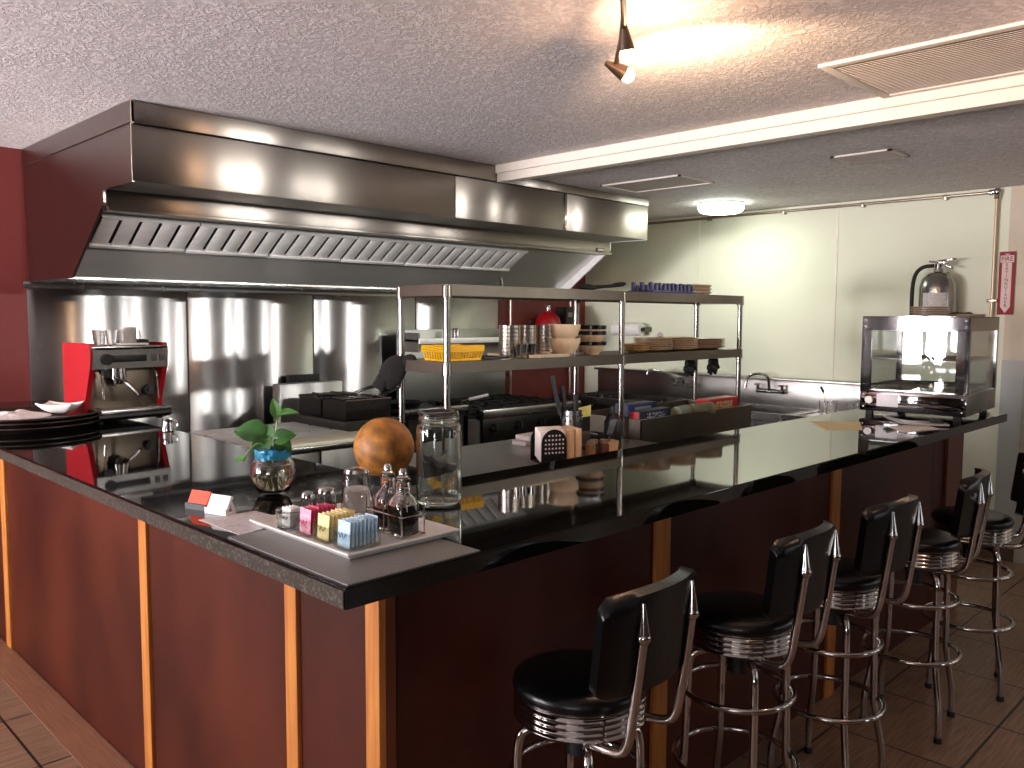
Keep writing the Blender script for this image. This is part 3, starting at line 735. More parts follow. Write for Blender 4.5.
def leaf(base, tip_dir, upv, L, W, m, curl=.2):
    t = Vector(tip_dir).normalized(); s = t.cross(Vector(upv)).normalized(); n_ = s.cross(t)
    def f(u, v):
        x = (u-.5)*2
        wv = (math.sin(PI*min(1, v*.93+.07))**.75)*(1-.45*v)*1.15
        lobe = -.14*(abs(x)**1.5)*(1-v)**2*0
        back = -.10*math.sin(PI*abs(x))*(max(0, .25-v)/.25)
        p = Vector(base)+t*L*(v+back)+s*W*x*wv*.5+n_*(-curl*L*v*v+.18*W*abs(x)*wv)
        return p, n_
    return MB().shell(f, 10, 12, .0007).build('leaf', m, pl, ang=80)
rgt = Vector((.7071, -.7071, 0)); away = Vector((.7071, .7071, 0)); U = Vector((0, 0, 1))
def W3(r, a, z): return rgt*r+away*a+U*z
stems = [[W3(0, 0, .08), W3(.008, 0, .14), W3(.013, -.005, .185), W3(.016, -.005, .22)],
         [W3(0, 0, .08), W3(-.01, -.01, .13), W3(-.03, -.03, .145), W3(-.055, -.05, .115), W3(-.06, -.055, .095)],
         [W3(0, 0, .08), W3(.01, -.01, .13), W3(.012, -.02, .15)],
         [W3(0, 0, .08), W3(-.012, 0, .13), W3(-.02, .0, .155)],
         [W3(.013, -.005, .20), W3(.03, 0, .218), W3(.05, .0, .214)]]
for s_ in stems: MB().tube(s_, .0022, 8, smooth=2).build('stem', stem_m, pl, ang=60)
leaf(W3(-.020, 0, .158), W3(-.9, -.1, .25), W3(.1, -.75, .65), .080, .075, leaf_m, .25)
leaf(W3(-.010, -.01, .152), W3(-.45, -.4, -.75), W3(-.1, -.9, .3), .060, .055, leaf_m, .1)
leaf(W3(.0, -.01, .150), W3(-.5, .3, .25), W3(0, -.8, .6), .07, .06, leaf_m, .2)
leaf(W3(.012, -.02, .148), W3(.75, -.1, .3), W3(-.2, -.85, .5), .055, .05, leaf_m, .3)
leaf(W3(.016, -.02, .15), W3(.55, .0, -.45), W3(.1, -.9, .3), .050, .05, leaf_m, .2)
leaf(W3(.016, -.005, .205), W3(-.2, -.1, 1), W3(.3, -.9, .1), .052, .032, leaf_l, .1)
leaf(W3(.02, -.005, .214), W3(.8, -.1, .25), W3(0, -.5, .8), .050, .03, leaf_l, .3)
leaf(W3(-.058, -.055, .105), W3(-.9, 0, -.05), W3(0, -.7, .6), .024, .02, leaf_l, .1)
# card holders
def card_holder(label, x, y, rz, mbody, mcard, cname):
    t = thing('card_holder', label, 'card holder', (x, y, ZC), rz)
    MB().prism([(-.022, 0), (.024, 0), (.024, .012), (.006, .045), (.000, .045), (.012, .012), (-.012, .008), (-.018, .020), (-.022, .020)], -.046, .046, 'x').build('holder_body', mbody, t, ang=0)
    c = thing(cname, '', 'business cards', (x, y, ZC), rz)
    m = MB()
    m.box((0, .000, .034), (.086, .011, .050), .0006, rot=(-.46, 0, 0))
    m.build('card_block', mcard, c, ang=0)
    t.scale = (.74, .74, .74); c.scale = (.74, .74, .74)
    return t, c
h1, c1 = card_holder('black card holder at the left, behind the white one', .893, 1.965, math.radians(-72), black, orange_m, 'business_card_stack')
c1['label'] = 'stack of orange business cards in the black holder'
h2, c2 = card_holder('white card holder beside the black one near the menu sheet', .905, 1.885, math.radians(-72), white_pl, mat('white_card', 'e9e7ea', .6, 0, .02), 'business_card_stack')
c2['label'] = 'stack of white business cards in the white holder'

# ------------------------------------------------------------------ far left end of the bar
pt = thing('round_bar_tray', 'large round dark brown serving tray stack at the left end of the bar', 'tray', (1.045, 3.90, ZC))
for k in range(3):
    z = .004+k*.016 if k else 0
    MB().lathe([(0, z), (.235, z), (.262, z+.018), (.272, z+.020), (.272, z+.025), (.258, z+.024), (.232, z+.008), (0, z+.008)], 56).build('tray_disc', mat('dark_brown_tray', '2e2019', .35, 0, .15, 10), pt)
fl = MB(); bm = fl.bm
def lumpy(u, v):
    a = u*2*PI; r = v
    h = .026*(1-r**2)*(.7+.6*noise.noise(Vector((math.cos(a)*r*3, math.sin(a)*r*3, 1.7))))
    return (-.07+.16*r*math.cos(a), .03+.15*r*math.sin(a), .046+max(0, h)), (0, 0, 1)
fl.shell(lumpy, 40, 10, .006)
tag(fl.build('crumpled_napkin', mat('white_tissue', 'e0d6d0', .9, 0, .05, 30, bump=.8, bump_scale=25)), 'crumpled white napkins spread on the round dark tray', 'napkin').location = (1.045, 3.90, ZC-.002)
bw = thing('ceramic_dish', 'small white square dish with raised corners on the round tray', 'dish', (1.16, 3.88, ZC+.052), math.radians(-45))
def dishf(u, v):
    x = (u-.5)*2; y = (v-.5)*2; m_ = max(abs(x), abs(y))
    return (x*.075*(.65+.35*m_), y*.055*(.65+.35*m_), .034*m_**3+.010*abs(x*y)**2), (0, 0, 1)
MB().shell(dishf, 20, 20, .005).build('dish_body', white_cer, bw, ang=60)
MB().lathe([(0, .006), (.02, .006), (.022, .016), (0, .018)], 20).build('sauce', mat('brown_sauce', '2b1a12', .3), bw)

# espresso machine; local frame: front faces -Y
em = thing('espresso_machine', 'compact espresso machine with red side panels and steel front on the bar end', 'espresso machine', (1.42, 3.95, ZC), math.radians(8)); em.scale = (.98, .85, 1)
W_ = .170
sidep = [(-.07, .035), (-.085, .10), (-.14, .24), (-.15, .30), (-.14, .345), (.14, .345), (.14, .035)]
MB().prism(sidep, -W_-.012, -W_+.012, 'x').build('side_panel', red_plastic, em, ang=0)
MB().prism(sidep, W_-.012, W_+.012, 'x').build('side_panel', red_plastic, em, ang=0)
MB().b2(-W_+.012, W_-.012, -.06, .138, .03, .325, .004).build('body', steel_dull, em)
MB().prism([(-.158, .235), (-.166, .318), (-.06, .325), (-.06, .228)], -W_-.004, W_+.004, 'x').build('control_head', steel, em, ang=0)
MB().b2(-W_-.006, W_+.006, -.165, .13, .323, .333, .003).build('top_tray', steel, em)
MB().box((-.01, -.166, .278), (.155, .006, .030), .002, rot=(.1, 0, 0)).build('display', black, em)
MB().cyl((-.115, -.158, .278), (-.115, -.176, .276), .026, .024).build('dial', black, em)
for x in (.105, .145): MB().box((x, -.166, .278), (.022, .006, .030), .002, rot=(.1, 0, 0)).build('button', mat('grey_button', '4a4744', .4), em)
MB().b2(-W_+.006, W_-.006, -.072, -.058, .055, .23, .002).build('front_plate', mat('bronze_steel', '6a6054', .4, 1), em)
MB().cyl((-.045, -.115, .235), (-.045, -.115, .195), .034).cyl((-.045, -.115, .205), (-.045, -.115, .19), .038).build('group_head', chrome, em)
pf = MB().cyl((-.045, -.115, .192), (-.045, -.115, .165), .034, .026).tube([(-.045, -.14, .18), (-.035, -.18, .172), (-.015, -.235, .130), (-.012, -.245, .118)], .0085, smooth=1).build('portafilter', chrome, em)
MB().tube([(-.125, -.09, .235), (-.125, -.12, .215), (-.122, -.125, .16), (-.12, -.13, .10)], .0045, smooth=2).build('steam_wand', chrome, em)
MB().cyl((-.12, -.155, .218), (-.12, -.175, .216), .017).build('steam_knob', black, em)
MB().cyl((.11, -.075, .13), (.11, -.10, .13), .022).cyl((.11, -.10, .13), (.11, -.108, .13), .012).build('gauge', black, em)
MB().tube([(.138, -.09, .235), (.138, -.115, .215), (.14, -.118, .14), (.142, -.122, .09)], .0045, smooth=2).build('steam_wand', chrome, em)
MB().prism([(-.175, .055), (-.185, .025), (-.165, .010), (.13, .010), (.13, .055)], -W_+.004, W_+.004, 'x').build('drip_tray_base', black, em, ang=0)
MB().b2(-W_+.01, W_, -.188, -.165, .038, .056, .003).b2(-W_+.01, W_-.006, -.165, -.07, .052, .058).build('drip_grille', steel, em)
for x in (-.14, .14):
    for y in (-.13, .10): MB().cyl((x, y, 0), (x, y, .012), .014).build('foot', rubber, em)
gl0 = None
R19 = Matrix.Rotation(math.radians(8), 3, 'Z') @ Matrix.Diagonal((.98, .85, 1))
def onem(x, y, z): return tuple(Vector((1.42, 3.95, ZC))+R19 @ Vector((x, y, z)))
gt_ = thing('water_glass', 'clear tumbler on the espresso machine, leftmost of the glasses', 'glass', onem(-.115, -.09, .334))
MB().lathe([(0, 0), (.020, 0), (.028, .068), (.0265, .068), (.0185, .005), (0, .004)], 24).build('glass_body', glass_m, gt_)
dup(gt_, onem(-.055, -.09, .334), None, 'clear tumbler on the espresso machine, second from the left')
dup(gt_, onem(-.085, -.02, .334), None, 'clear tumbler behind the two front tumblers on the espresso machine')
jg = thing('frosted_mug', 'wide frosted glass mug at the middle of the espresso machine top', 'mug', onem(.035, -.05, .334))
MB().lathe([(0, 0), (.036, 0), (.037, .080), (.034, .080), (.033, .005), (0, .005)], 28).build('mug_body', mat('frosted_glass', 'cfc9bf', .35, 0, .05, 20, trans=.5), jg)
MB().tube([(.036, 0, .066), (.052, 0, .064), (.057, 0, .042), (.050, 0, .02), (.036, 0, .018)], .004, smooth=2).build('handle', glass_m, jg)
ck = tag(MB().box((0, 0, .006), (.13, .07, .010), .004).build('folded_cloth', white_cer), 'folded white cloth on the front edge of the espresso machine top', 'cloth')
ck.location = onem(.015, -.125, .334); ck.rotation_euler = (0, 0, math.radians(8))
dk = tag(MB().box((0, 0, .012), (.10, .10, .022), .008).build('drinks_mat', rubber), 'black rubber mat on the right of the espresso machine top', 'mat')
dk.location = onem(.095, .02, .3345); dk.rotation_euler = (0, 0, math.radians(8))
pj = thing('milk_jug', 'small steel milk jug on the bar right of the espresso machine', 'milk jug', (1.408, 3.38, ZC)); pj.scale = (.75, .75, .75)
MB().lathe([(0, 0), (.030, 0), (.033, .004), (.031, .03), (.026, .052), (.028, .066), (.0265, .066), (.0245, .052), (.029, .03), (.030, .006), (0, .004)], 28).build('jug_body', chrome, pj)
MB().tube([(.02, -.02, .058), (.036, -.036, .058), (.04, -.04, .03), (.02, -.022, .014)], .003, smooth=2).build('handle', chrome, pj)

# ------------------------------------------------------------------ kitchen: prep table with boards
pp = thing('prep_table', 'stainless prep table with a cream cutting board edge left of the fryer', 'prep table', (2.05, 3.80, 0))
MB().b2(.02, .72, .08, .93, .10, .86, .004).build('cabinet', steel_dull, pp, ang=0)
MB().b2(0, .73, .0, .94, .86, .882, .003).b2(.73, .94, 0, .34, .86, .882, .003).build('table_top', steel, pp)
for k in range(2): MB().b2(.03+k*.35, .36+k*.35, .068, .08, .13, .84, .003).build('door', steel_dull, pp)
for k in range(3): MB().b2(.03, .70, .26+k*.225, .445+k*.225, .882, .893, .003).build('pan_lid', filt, pp)
for sx in (.05, .68):
    for sy in (.12, .88): MB().cyl((sx, sy, 0), (sx, sy, .10), .02).build('leg', steel_dull, pp)
tag(MB().b2(0, .93, 0, .23, 0, .018, .003).build('cutting_board', board_m), 'long cream cutting board along the front of the prep table', 'cutting board').location = (2.045, 3.80, .8825)
# fryer with baskets
fy = thing('deep_fryer', 'stainless deep fryer with black baskets beside the prep table', 'deep fryer', (2.80, 4.20, 0))
MB().b2(0, .40, 0, .72, .12, .93, .004).build('cabinet', steel_dull, fy, ang=0)
MB().b2(.0, .48, .74, .84, .60, 1.11, .004).build('flue_riser', steel_slope, fy)
MB().b2(.12, .36, .84, .87, 1.09, 1.16, .002).build('flue_slot', black, fy)
for sx in (.03, .37):
    for sy in (.04, .68): MB().cyl((sx, sy, 0), (sx, sy, .12), .02).build('leg', steel_dull, fy)
def basket(label, x, y, rz):
    t = thing('fry_basket', label, 'fry basket', (x, y, .935), rz, None)
    a, b, h = .125, .165, .115
    m = MB()
    def wall(p0, p1):
        p0, p1 = Vector(p0), Vector(p1)
        m.box((p0+p1)/2+Vector((0, 0, h/2)), (max(abs((p1-p0).x), .004), max(abs((p1-p0).y), .004), h))
    wall((-a, -b, 0), (a, -b, 0)); wall((-a, b, 0), (a, b, 0)); wall((-a, -b, 0), (-a, b, 0)); wall((a, -b, 0), (a, b, 0))
    m.b2(-a, a, -b, b, 0, .004)
    m.build('mesh_body', mat('oily_black_mesh', '1e1812', .45, .5, .3, 60, bump=.6, bump_scale=120), t, ang=0)
    MB().tube([(-a, -b, h), (a, -b, h), (a, b, h), (-a, b, h)], .0075, 8, closed=True).build('rim', chrome, t)
    for k in range(4):
        MB().tube([(-a+.05+k*.05, -b, h+.006), (-a+.05+k*.05, b, h+.008)], .0045, 6).build('cross_wire', chrome, t)
    for k in range(2):
        MB().tube([(-a, -.07+k*.14, h+.012), (a, -.07+k*.14, h+.012)], .0045, 6).build('cross_wire', chrome, t)
    MB().tube([(-.02, -b, h), (-.02, -b-.10, h+.03), (.02, -b-.10, h+.03), (.02, -b, h)], .004, smooth=1).cyl((0, -b-.10, h+.03), (0, -b-.20, h+.045), .011).build('handle', black, t)
    return t
basket('black fry basket nearest the prep table, resting on the fryer', 3.005, 4.37, math.radians(90))
basket('black fry basket at the back of the fryer beside the flue', 3.005, 4.645, math.radians(90))
pn = thing('frying_pan', 'black frying pan leaning behind the left rack post above the fryer', 'frying pan', (3.50, 4.55, .941), math.radians(-20))
MB().lathe([(0, 0), (.11, 0), (.135, .04), (.131, .041), (.108, .005), (0, .004)], 36).build('pan_body', iron, pn)
MB().tube([(-.12, .0, .035), (-.22, .0, .06), (-.32, 0, .065)], .008, smooth=1).build('handle', steel, pn)
mt_ = thing('oven_mitt', 'dark quilted oven mitt hanging on the left rear rack post', 'oven mitt', (2.19, 2.885, 1.245), math.radians(-45))
mm_ = MB().sph((-.02, 0, .075), .055, (1, .32, 1.45), rot=(0, .5, 0)).sph((.045, 0, .12), .03, (1, .4, 1.4), rot=(0, 1.0, 0)).box((-.07, 0, .03), (.06, .03, .06), .012, rot=(0, .5, 0))
mm_.build('mitt_body', mat('charcoal_cloth', '161512', .95, 0, .2, 40, bump=.5), mt_, ang=60)
# griddle / charbroiler
gr = thing('charbroiler', 'low charbroiler with dark grate and steel front rail beside the range', 'grill', (3.29, 4.20, 0))
MB().b2(0, .47, .02, .80, .12, .90, .004).build('cabinet', cupboard_m, gr, ang=0)
MB().b2(-.055, .48, -.02, .02, .935, .968, .003).build('front_rail', steel, gr)
MB().b2(0, .47, .02, .80, .90, .94, .004).build('grate', iron, gr)
for sx in (.04, .43):
    for sy in (.05, .75): MB().cyl((sx, sy, 0), (sx, sy, .12), .018).build('leg', steel_dull, gr)
# range
rg = thing('gas_range', 'wide gas range with black knobs and cast iron grates', 'range', (3.80, 4.20, 0))
MB().b2(0, 1.12, .02, .80, .12, .86, .004).build('body', steel_dull, rg, ang=0)
MB().b2(.12, 1.10, .0, .03, .68, .86, .003).build('control_panel', mat('dark_panel', '2c2a27', .35, .8), rg)
MB().b2(.10, 1.12, -.03, .02, .865, .92, .004).build('front_rail', steel, rg)
for k in range(4):
    kb = MB().cyl((.22+k*.24, -.028, .79), (.22+k*.24, 0, .79), .026, .030).box((.22+k*.24, -.034, .79), (.012, .02, .05), .003).build('knob', black, rg)
for k in range(3):
    q = MB()
    for j in range(5): q.b2(.02+k*.37, .36+k*.37, .08+j*.16, .10+j*.16, .89, .925)
    for j in range(4): q.b2(.04+k*.37+j*.10, .055+k*.37+j*.10, .06, .76, .89, .918)
    q.build('burner_grate', iron, rg, ang=0)
MB().b2(0, 1.12, .02, .80, .86, .885).build('cooktop', iron, rg)
MB().b2(0, 1.12, .80, .815, .86, 1.46, .003).build('back_riser', mat('riser_steel', '9a9a94', .4, 1), rg)
MB().b2(0, 1.12, .55, .80, 1.375, 1.39).b2(0, 1.12, .54, .555, 1.36, 1.40, .002).build('high_shelf', filt, rg)
for xx in (0, 1.108): MB().b2(xx, xx+.012, .55, .80, 1.30, 1.44).build('shelf_bracket', steel_dull, rg)
for k in range(2): MB().b2(.04+k*.53, .51+k*.53, -.005, .02, .2, .64, .006).build('oven_door', mat('oven_door_dark', '25231f', .35, .7), rg)
for sx in (.05, 1.07):
    for sy in (.06, .75): MB().cyl((sx, sy, 0), (sx, sy, .12), .02).build('leg', steel_dull, rg)
sp = thing('saute_pan', 'black saute pan with a pale handle on the front of the range', 'saute pan', (3.88, 4.52, .926), math.radians(-32))
MB().lathe([(0, 0), (.085, 0), (.10, .04), (.097, .04), (.083, .004), (0, .004)], 32).build('pan_body', iron, sp)
MB().tube([(.095, 0, .03), (.13, 0, .04), (.15, 0, .045)], .006).build('bracket', steel, sp)
MB().tube([(.15, 0, .045), (.29, 0, .075)], .012, smooth=0).build('handle', white_pl, sp)
shk = tag(MB().lathe([(0, 0), (.028, 0), (.028, .07), (.024, .078), (0, .08)], 24).build('seasoning_shaker', steel), 'plain metal seasoning shaker on the high shelf over the range', 'shaker')
shk.location = (4.25, 4.86, 1.3905)
# red fire suppression tank and gas pipes on the red wall
tk = thing('suppression_tank', 'red domed fire suppression tank mounted on the red wall behind the bowls', 'tank', (5.42, 4.98, 1.22))
MB().lathe([(0, 0), (.08, 0), (.115, .02), (.115, .27), (.10, .33), (.06, .37), (.025, .385), (.025, .40), (0, .40)], 32).build('tank_body', red_plastic, tk, ang=50)
MB().cyl((0, 0, .40), (0, 0, .44), .02).cyl((0, 0, .425), (-.05, -.02, .435), .010).build('valve', chrome, tk)
MB().b2(-.12, .12, .09, .125, .05, .09).b2(-.12, .12, .09, .125, .28, .31).build('wall_bracket', steel_dull, tk)
for x, lb in ((5.06, 'thin vertical pipe on the red wall left of the red tank'), (5.83, 'thin vertical pipe on the red wall right of the red tank')):
    q = thing('wall_pipe', lb, 'pipe', (x, YW-.03, .86))
    MB().cyl((0, 0, 0), (0, 0, .86 if x < 5.5 else 1.2), .010).build('pipe_body', mat('pale_pipe', 'b5a797', .35, .8), q)
    for z in (.2, .75): MB().b2(-.02, .02, .0, .028, z, z+.02).build('clamp', steel_dull, q)
bx = thing('control_box', 'narrow dark metal control box on the red wall beside the tank', 'control box', (5.72, YW-.07, 1.20))
MB().b2(-.05, .05, -.05, .065, 0, .45, .005).build('box_body', mat('dark_box', '1d1613', .5), bx)
MB().b2(-.03, .03, -.055, -.05, .36, .40, .001).build('box_label', mat('grey_label', '8c8580', .6), bx)

# ------------------------------------------------------------------ worktable and shelving rack behind the bar
WT = .95
wt = thing('worktable', 'long stainless worktable under the shelving rack behind the bar', 'worktable', (2.12, 1.95, 0))
MB().b2(0, 1.27, 0, 1.0, WT-.04, WT, .004).build('table_top', steel_table, wt)
MB().b2(.05, 1.22, .05, .95, .25, .27, .002).build('undershelf', steel_dull, wt)
for x in (.06, 1.21):
    for y in (.06, .94): MB().cyl((x, y, 0), (x, y, WT-.04), .02).build('leg', steel_dull, wt)
rk = thing('shelving_rack', 'two tier steel shelving rack with round posts standing on the worktable', 'shelving rack', (2.226, 2.60, WT))
def RZ(z): return z-WT
for (zt) in (1.69, 1.375):
    m = MB().b2(-.012, 2.30, -.012, .312, RZ(zt)-.012, RZ(zt), .002)
    m.b2(-.014, 2.304, -.016, -.006, RZ(zt)-.048, RZ(zt), .001).b2(-.014, 2.304, .306, .316, RZ(zt)-.048, RZ(zt), .001)
    m.b2(-.016, -.008, -.01, .31, RZ(zt)-.048, RZ(zt), .001).b2(2.296, 2.304, -.01, .31, RZ(zt)-.048, RZ(zt), .001)
    m.build('shelf', mat('rack_shelf_steel', '6f685e', .34, 1, .06, 8), rk, ang=0)
for x in (0, 1.15, 2.292):
    for y in (0, .30):
        pst = MB().cyl((x, y, 0), (x, y, RZ(1.69)-.002), .0145, n=20).build('post', post_m, rk)
        for zt in (1.69, 1.375): MB().cyl((x, y, RZ(zt)-.055), (x, y, RZ(zt)-.006), .021, .019, 20).build('collar', post_m, pst)
        MB().cyl((x, y, 0), (x, y, .012), .024).build('foot', post_m, pst)

SM = 1.3755; ST = 1.6905                     # shelf surfaces
RY = 2.76
# --- middle shelf
yb = thing('yellow_basket', 'yellow slotted plastic basket at the left end of the middle shelf', 'basket', (2.345, 2.70, SM), 0)
m = MB()
a0, b0, a1, b1, h = .098, .062, .108, .072, .058
for k in range(15):
    for s in (-1, 1):
        x = -a0+2*a0*k/14; m.tube([(x, s*b0, .002), (x*a1/a0, s*b1, h)], .0042, 6)
for k in range(9):
    for s in (-1, 1):
        y = -b0+2*b0*k/8; m.tube([(s*a0, y, .002), (s*a1, y*b1/b0, h)], .0035, 6)
m.tube([(-a1, -b1, h), (a1, -b1, h), (a1, b1, h), (-a1, b1, h)], .0065, 8, closed=True)
m.tube([(-a1, -b1, h-.010), (a1, -b1, h-.010), (a1, b1, h-.010), (-a1, b1, h-.010)], .0065, 8, closed=True)
m.tube([(-a0, -b0, .004), (a0, -b0, .004), (a0, b0, .004), (-a0, b0, .004)], .0055, 8, closed=True)
m.tube([(-a1, -b1, h-.018), (a1, -b1, h-.018), (a1, b1, h-.018), (-a1, b1, h-.018)], .005, 8, closed=True)
m.b2(-a0, a0, -b0, b0, 0, .004)
m.build('basket_body', yellow_pl, yb, ang=40)
bt2 = tag(MB().box((0, 0, .004), (.16, .15, .008), .003).build('black_sheet_pan', black), 'small black pan lying on the shelf right of the yellow basket', 'pan')
bt2.location = (2.57, 2.74, SM)
tr2 = thing('flat_tray', 'flat pale metal tray under the steel cups on the middle shelf', 'tray', (2.855, 2.745, SM))
MB().b2(-.14, .14, -.13, .13, 0, .006, .002).b2(-.145, .145, -.135, -.128, 0, .014).b2(-.145, .145, .128, .135, 0, .014).b2(-.145, -.139, -.135, .135, 0, .014).b2(.139, .145, -.135, .135, 0, .014).build('tray_body', mat('pale_tray', 'b09a82', .45, .6), tr2)
# stacks of steel ramekins: each cup a thing
cup0 = tag(MB().lathe([(0, 0), (.047, 0), (.0505, .002), (.0515, .0155), (.0535, .0165), (.0515, .0172), (.046, .0165), (.044, .004), (0, .003)], 28).build('steel_ramekin', mat('ramekin_steel', 'e0d6c8', .22, 1, .04, 10), ang=50), 'small steel ramekin in the left cup stack on the flat tray', 'steel cup', 'steel ramekins in the left stack')
first = True
for (x, y, nm, k0) in ((2.735, 2.75, 'left', 8), (2.855, 2.765, 'middle', 8), (2.985, 2.765, 'right', 8)):
    for k in range(k0):
        o = cup0 if first else dup(cup0)
        first = False
        o.location = (x, y, SM+.0065+k*.0175)
        o['label'] = 'small steel ramekin, %s from the bottom of the %s cup stack' % (ORD[k], nm)
        o['group'] = 'steel ramekins in the %s stack' % nm
sc0 = tag(MB().lathe([(0, 0), (.018, 0), (.024, .055), (.0225, .055), (.017, .003), (0, .003)], 22).build('steel_shot_cup', chrome), 'small flared steel cup before the left ramekin stack, leftmost of three', 'steel cup')
sc0.location = (2.69, 2.655, SM+.0065)
dup(sc0, (2.735, 2.66, SM+.0065), None, 'small flared steel cup before the left ramekin stack, middle of three')
dup(sc0, (2.782, 2.65, SM+.0065), None, 'small flared steel cup before the left ramekin stack, rightmost of three')
# cream bowls
def bowl(name, label, x, y, z, r, h, m, band=None, grp=None):
    t = thing(name, label, 'bowl', (x, y, z), 0, grp)
    MB().lathe([(0, 0), (r*.5, 0), (r*.52, .006), (r*.8, h*.35), (r*.97, h*.75), (r, h), (r*.95, h), (r*.9, h*.74), (r*.72, h*.36), (r*.4, .012), (0, .01)], 40).build('bowl_body', m, t, ang=60)
    if band:
        MB().lathe([(r*.975, h*.72), (r*1.008, h*.74), (r*1.018, h*1.01), (r*.99, h*1.03), (r*.95, h*1.01), (r*.985, h*.99)], 40, closed=True).build('rim_band', band, t, ang=60)
    return t
bowl('cream_bowl', 'deep cream bowl, lower of the two stacked beside the steel ramekins', 3.055, 2.70, SM, .079, .083, cream_cer)
bowl('cream_bowl', 'deep cream bowl, upper of the two stacked beside the steel ramekins', 3.055, 2.70, SM+.066, .079, .083, cream_cer)
rimb = mat('black_glaze', '0c0b0c', .2)
for k, nm in enumerate(('bottom', 'middle', 'top')):
    bowl('banded_bowl', 'white bowl with black rim, %s one of its stack' % nm, 3.262, 2.70, SM+[0, .052, .080][k], .073, .062, cream_cer, rimb)
# plates
def plate(name, label, x, y, z, r, m, grp):
    t = tag(MB().lathe([(0, 0), (r*.6, 0), (r*.66, .003), (r, .014), (r, .017), (r*.66, .007), (0, .006)], 48).build(name, m, ang=60), label, 'plate', grp)
    t.location = (x, y, z); return t
for (x, y, r, n_, nm, mt2) in ((3.62, 2.69, .070, 4, 'leftmost small stack beside the middle post', mat('copper_brown_plate', 'a5824f', .35, .2)),
                        (3.81, 2.72, .108, 7, 'stack right of the small brown plates', tan_cer),
                        (4.05, 2.72, .115, 7, 'third plate stack from the left', mat('beige_plate', 'b59a78', .35)),
                        (4.335, 2.735, .13, 6, 'rightmost plate stack on the middle shelf', tan_cer)):
    p_ = None
    for k in range(n_):
        lb = 'round tan plate, %s from the bottom, %s' % (ORD[k], nm.replace('third plate stack from the left', 'third stack from left').replace('rightmost plate stack on the middle shelf', 'rightmost stack on middle shelf'))
        if p_ is None: p_ = plate('dinner_plate', lb, x, y, SM, r, mt2, 'plates in the '+nm)
        else: dup(p_, (x+random.uniform(-.004, .004), y, SM+k*.0095), None, lb)
wc = thing('paper_tent', 'small white folded paper card standing behind the plates', 'card', (4.09, 2.873, SM))
MB().prism([(-.05, 0), (.05, 0), (.03, .085), (0, .10), (-.03, .085)], -.004, .004, 'y').build('card_body', paper_m, wc, ang=0)
MB().b2(-.012, .012, -.006, -.004, .055, .075).b2(-.03, .03, -.006, -.004, .030, .036).build('dark_mark', black, wc)
for x, lb in ((4.18, 'black work glove hanging under the middle shelf, left one'), (4.43, 'black work glove hanging under the middle shelf, right one')):
    gv = thing('work_glove', lb, 'glove', (x, 2.72, 1.327-.01))
    m = MB().box((0, 0, -.025), (.085, .03, .05), .012).box((-.01, 0, -.06), (.09, .035, .04), .014, rot=(0, .25, 0))
    for k in range(4): m.tube([(-.04+k*.022, 0, -.07), (-.05+k*.024, 0, -.085-.012*(k % 2))], .010, 8)
    m.tube([(.04, 0, -.035), (.06, 0, -.06)], .010, 8)
    m.build('glove_body', rubber, gv, ang=60)
# --- top shelf
tg = thing('metal_tongs', 'dark scissor tongs lying on the top shelf left of the blue rack', 'tongs', (3.42, 2.76, ST))
m = MB()
for s in (-1, 1):
    m.tube([(-.15, s*.03, .012), (-.05, s*.035, .025), (.05, s*.012, .03), (.14, s*.02, .04)], .008, 8, smooth=1)
m.sph((-.13, 0, .018), .04, (1.3, 1, .45)).build('tong_arms', iron, tg, ang=60)
MB().tube([(.10, -.03, .035), (.145, -.04, .045), (.15, 0, .05), (.145, .04, .045), (.10, .03, .035)], .006, smooth=2).build('finger_loop', iron, tg)
br_ = thing('blue_peg_rack', 'dark blue plastic peg drying rack on the top shelf', 'drying rack', (3.875, 2.70, ST))
MB().b2(-.215, .205, -.085, .085, 0, .014, .004).build('rack_base', blue_pl, br_)
for i in range(11):
    for j in range(3):
        MB().cyl((-.195+i*.038, -.06+j*.06, .012), (-.200+i*.038+.006*math.sin(i*2.3), -.062+j*.06, .052+.008*math.sin(i*3.1+j)), .0135, .010, 10).build('peg', blue_pl, br_)
for k in range(3):
    lb = 'oval tan platter, %s of the pile right of the blue rack' % ('bottom', 'middle', 'top')[k]
    t_ = tag(MB().lathe([(0, 0), (.13, 0), (.150, .012), (.160, .019), (.160, .024), (.145, .020), (.12, .006), (0, .006)], 44, sy=.66).build('oval_platter', tan_cer, ang=60), lb, 'platter', 'oval platters on the top shelf')
    t_.location = (4.29, 2.80, ST+k*.019)

# ledge box with wrap rolls
lb_ = thing('steel_bin_cabinet', 'long brown steel bin cabinet with an open top holding the wrap rolls', 'bin cabinet', (3.415, 2.50, 0))
m = MB().b2(0, 1.085, 0, .006, WT, 1.048).b2(0, 1.085, .44, .446, WT, 1.048).b2(0, .006, 0, .446, WT, 1.048).b2(1.079, 1.085, 0, .446, WT, 1.048).b2(0, 1.085, 0, .446, .12, WT)
m.build('bin_body', mat('brown_steel', '6e665a', .42, 1, .08, 5), lb_, ang=0)
MB().b2(-.001, 1.086, -.002, .007, 1.044, 1.051, .001).build('rim', steel_dull, lb_)
for x in (.05, 1.03):
    for y in (.05, .40): MB().cyl((x, y, 0), (x, y, .12), .018).build('leg', steel_dull, lb_)
def wrapbox(label, x, y, z, L_, hgt, m1, m2, m3, rz=0):
    t = thing('wrap_box', label, 'box', (x, y, z), rz)
    MB().b2(0, L_, 0, hgt, 0, hgt, .002).build('carton', m1, t, ang=0)
    MB().b2(L_*.22, L_*.78, -.002, 0, hgt*.2, hgt*.8).build('front_label', m2, t, ang=0)
    MB().b2(-.002, 0, .004, hgt-.004, .004, hgt-.004).build('end_label', m3, t, ang=0)
    return t
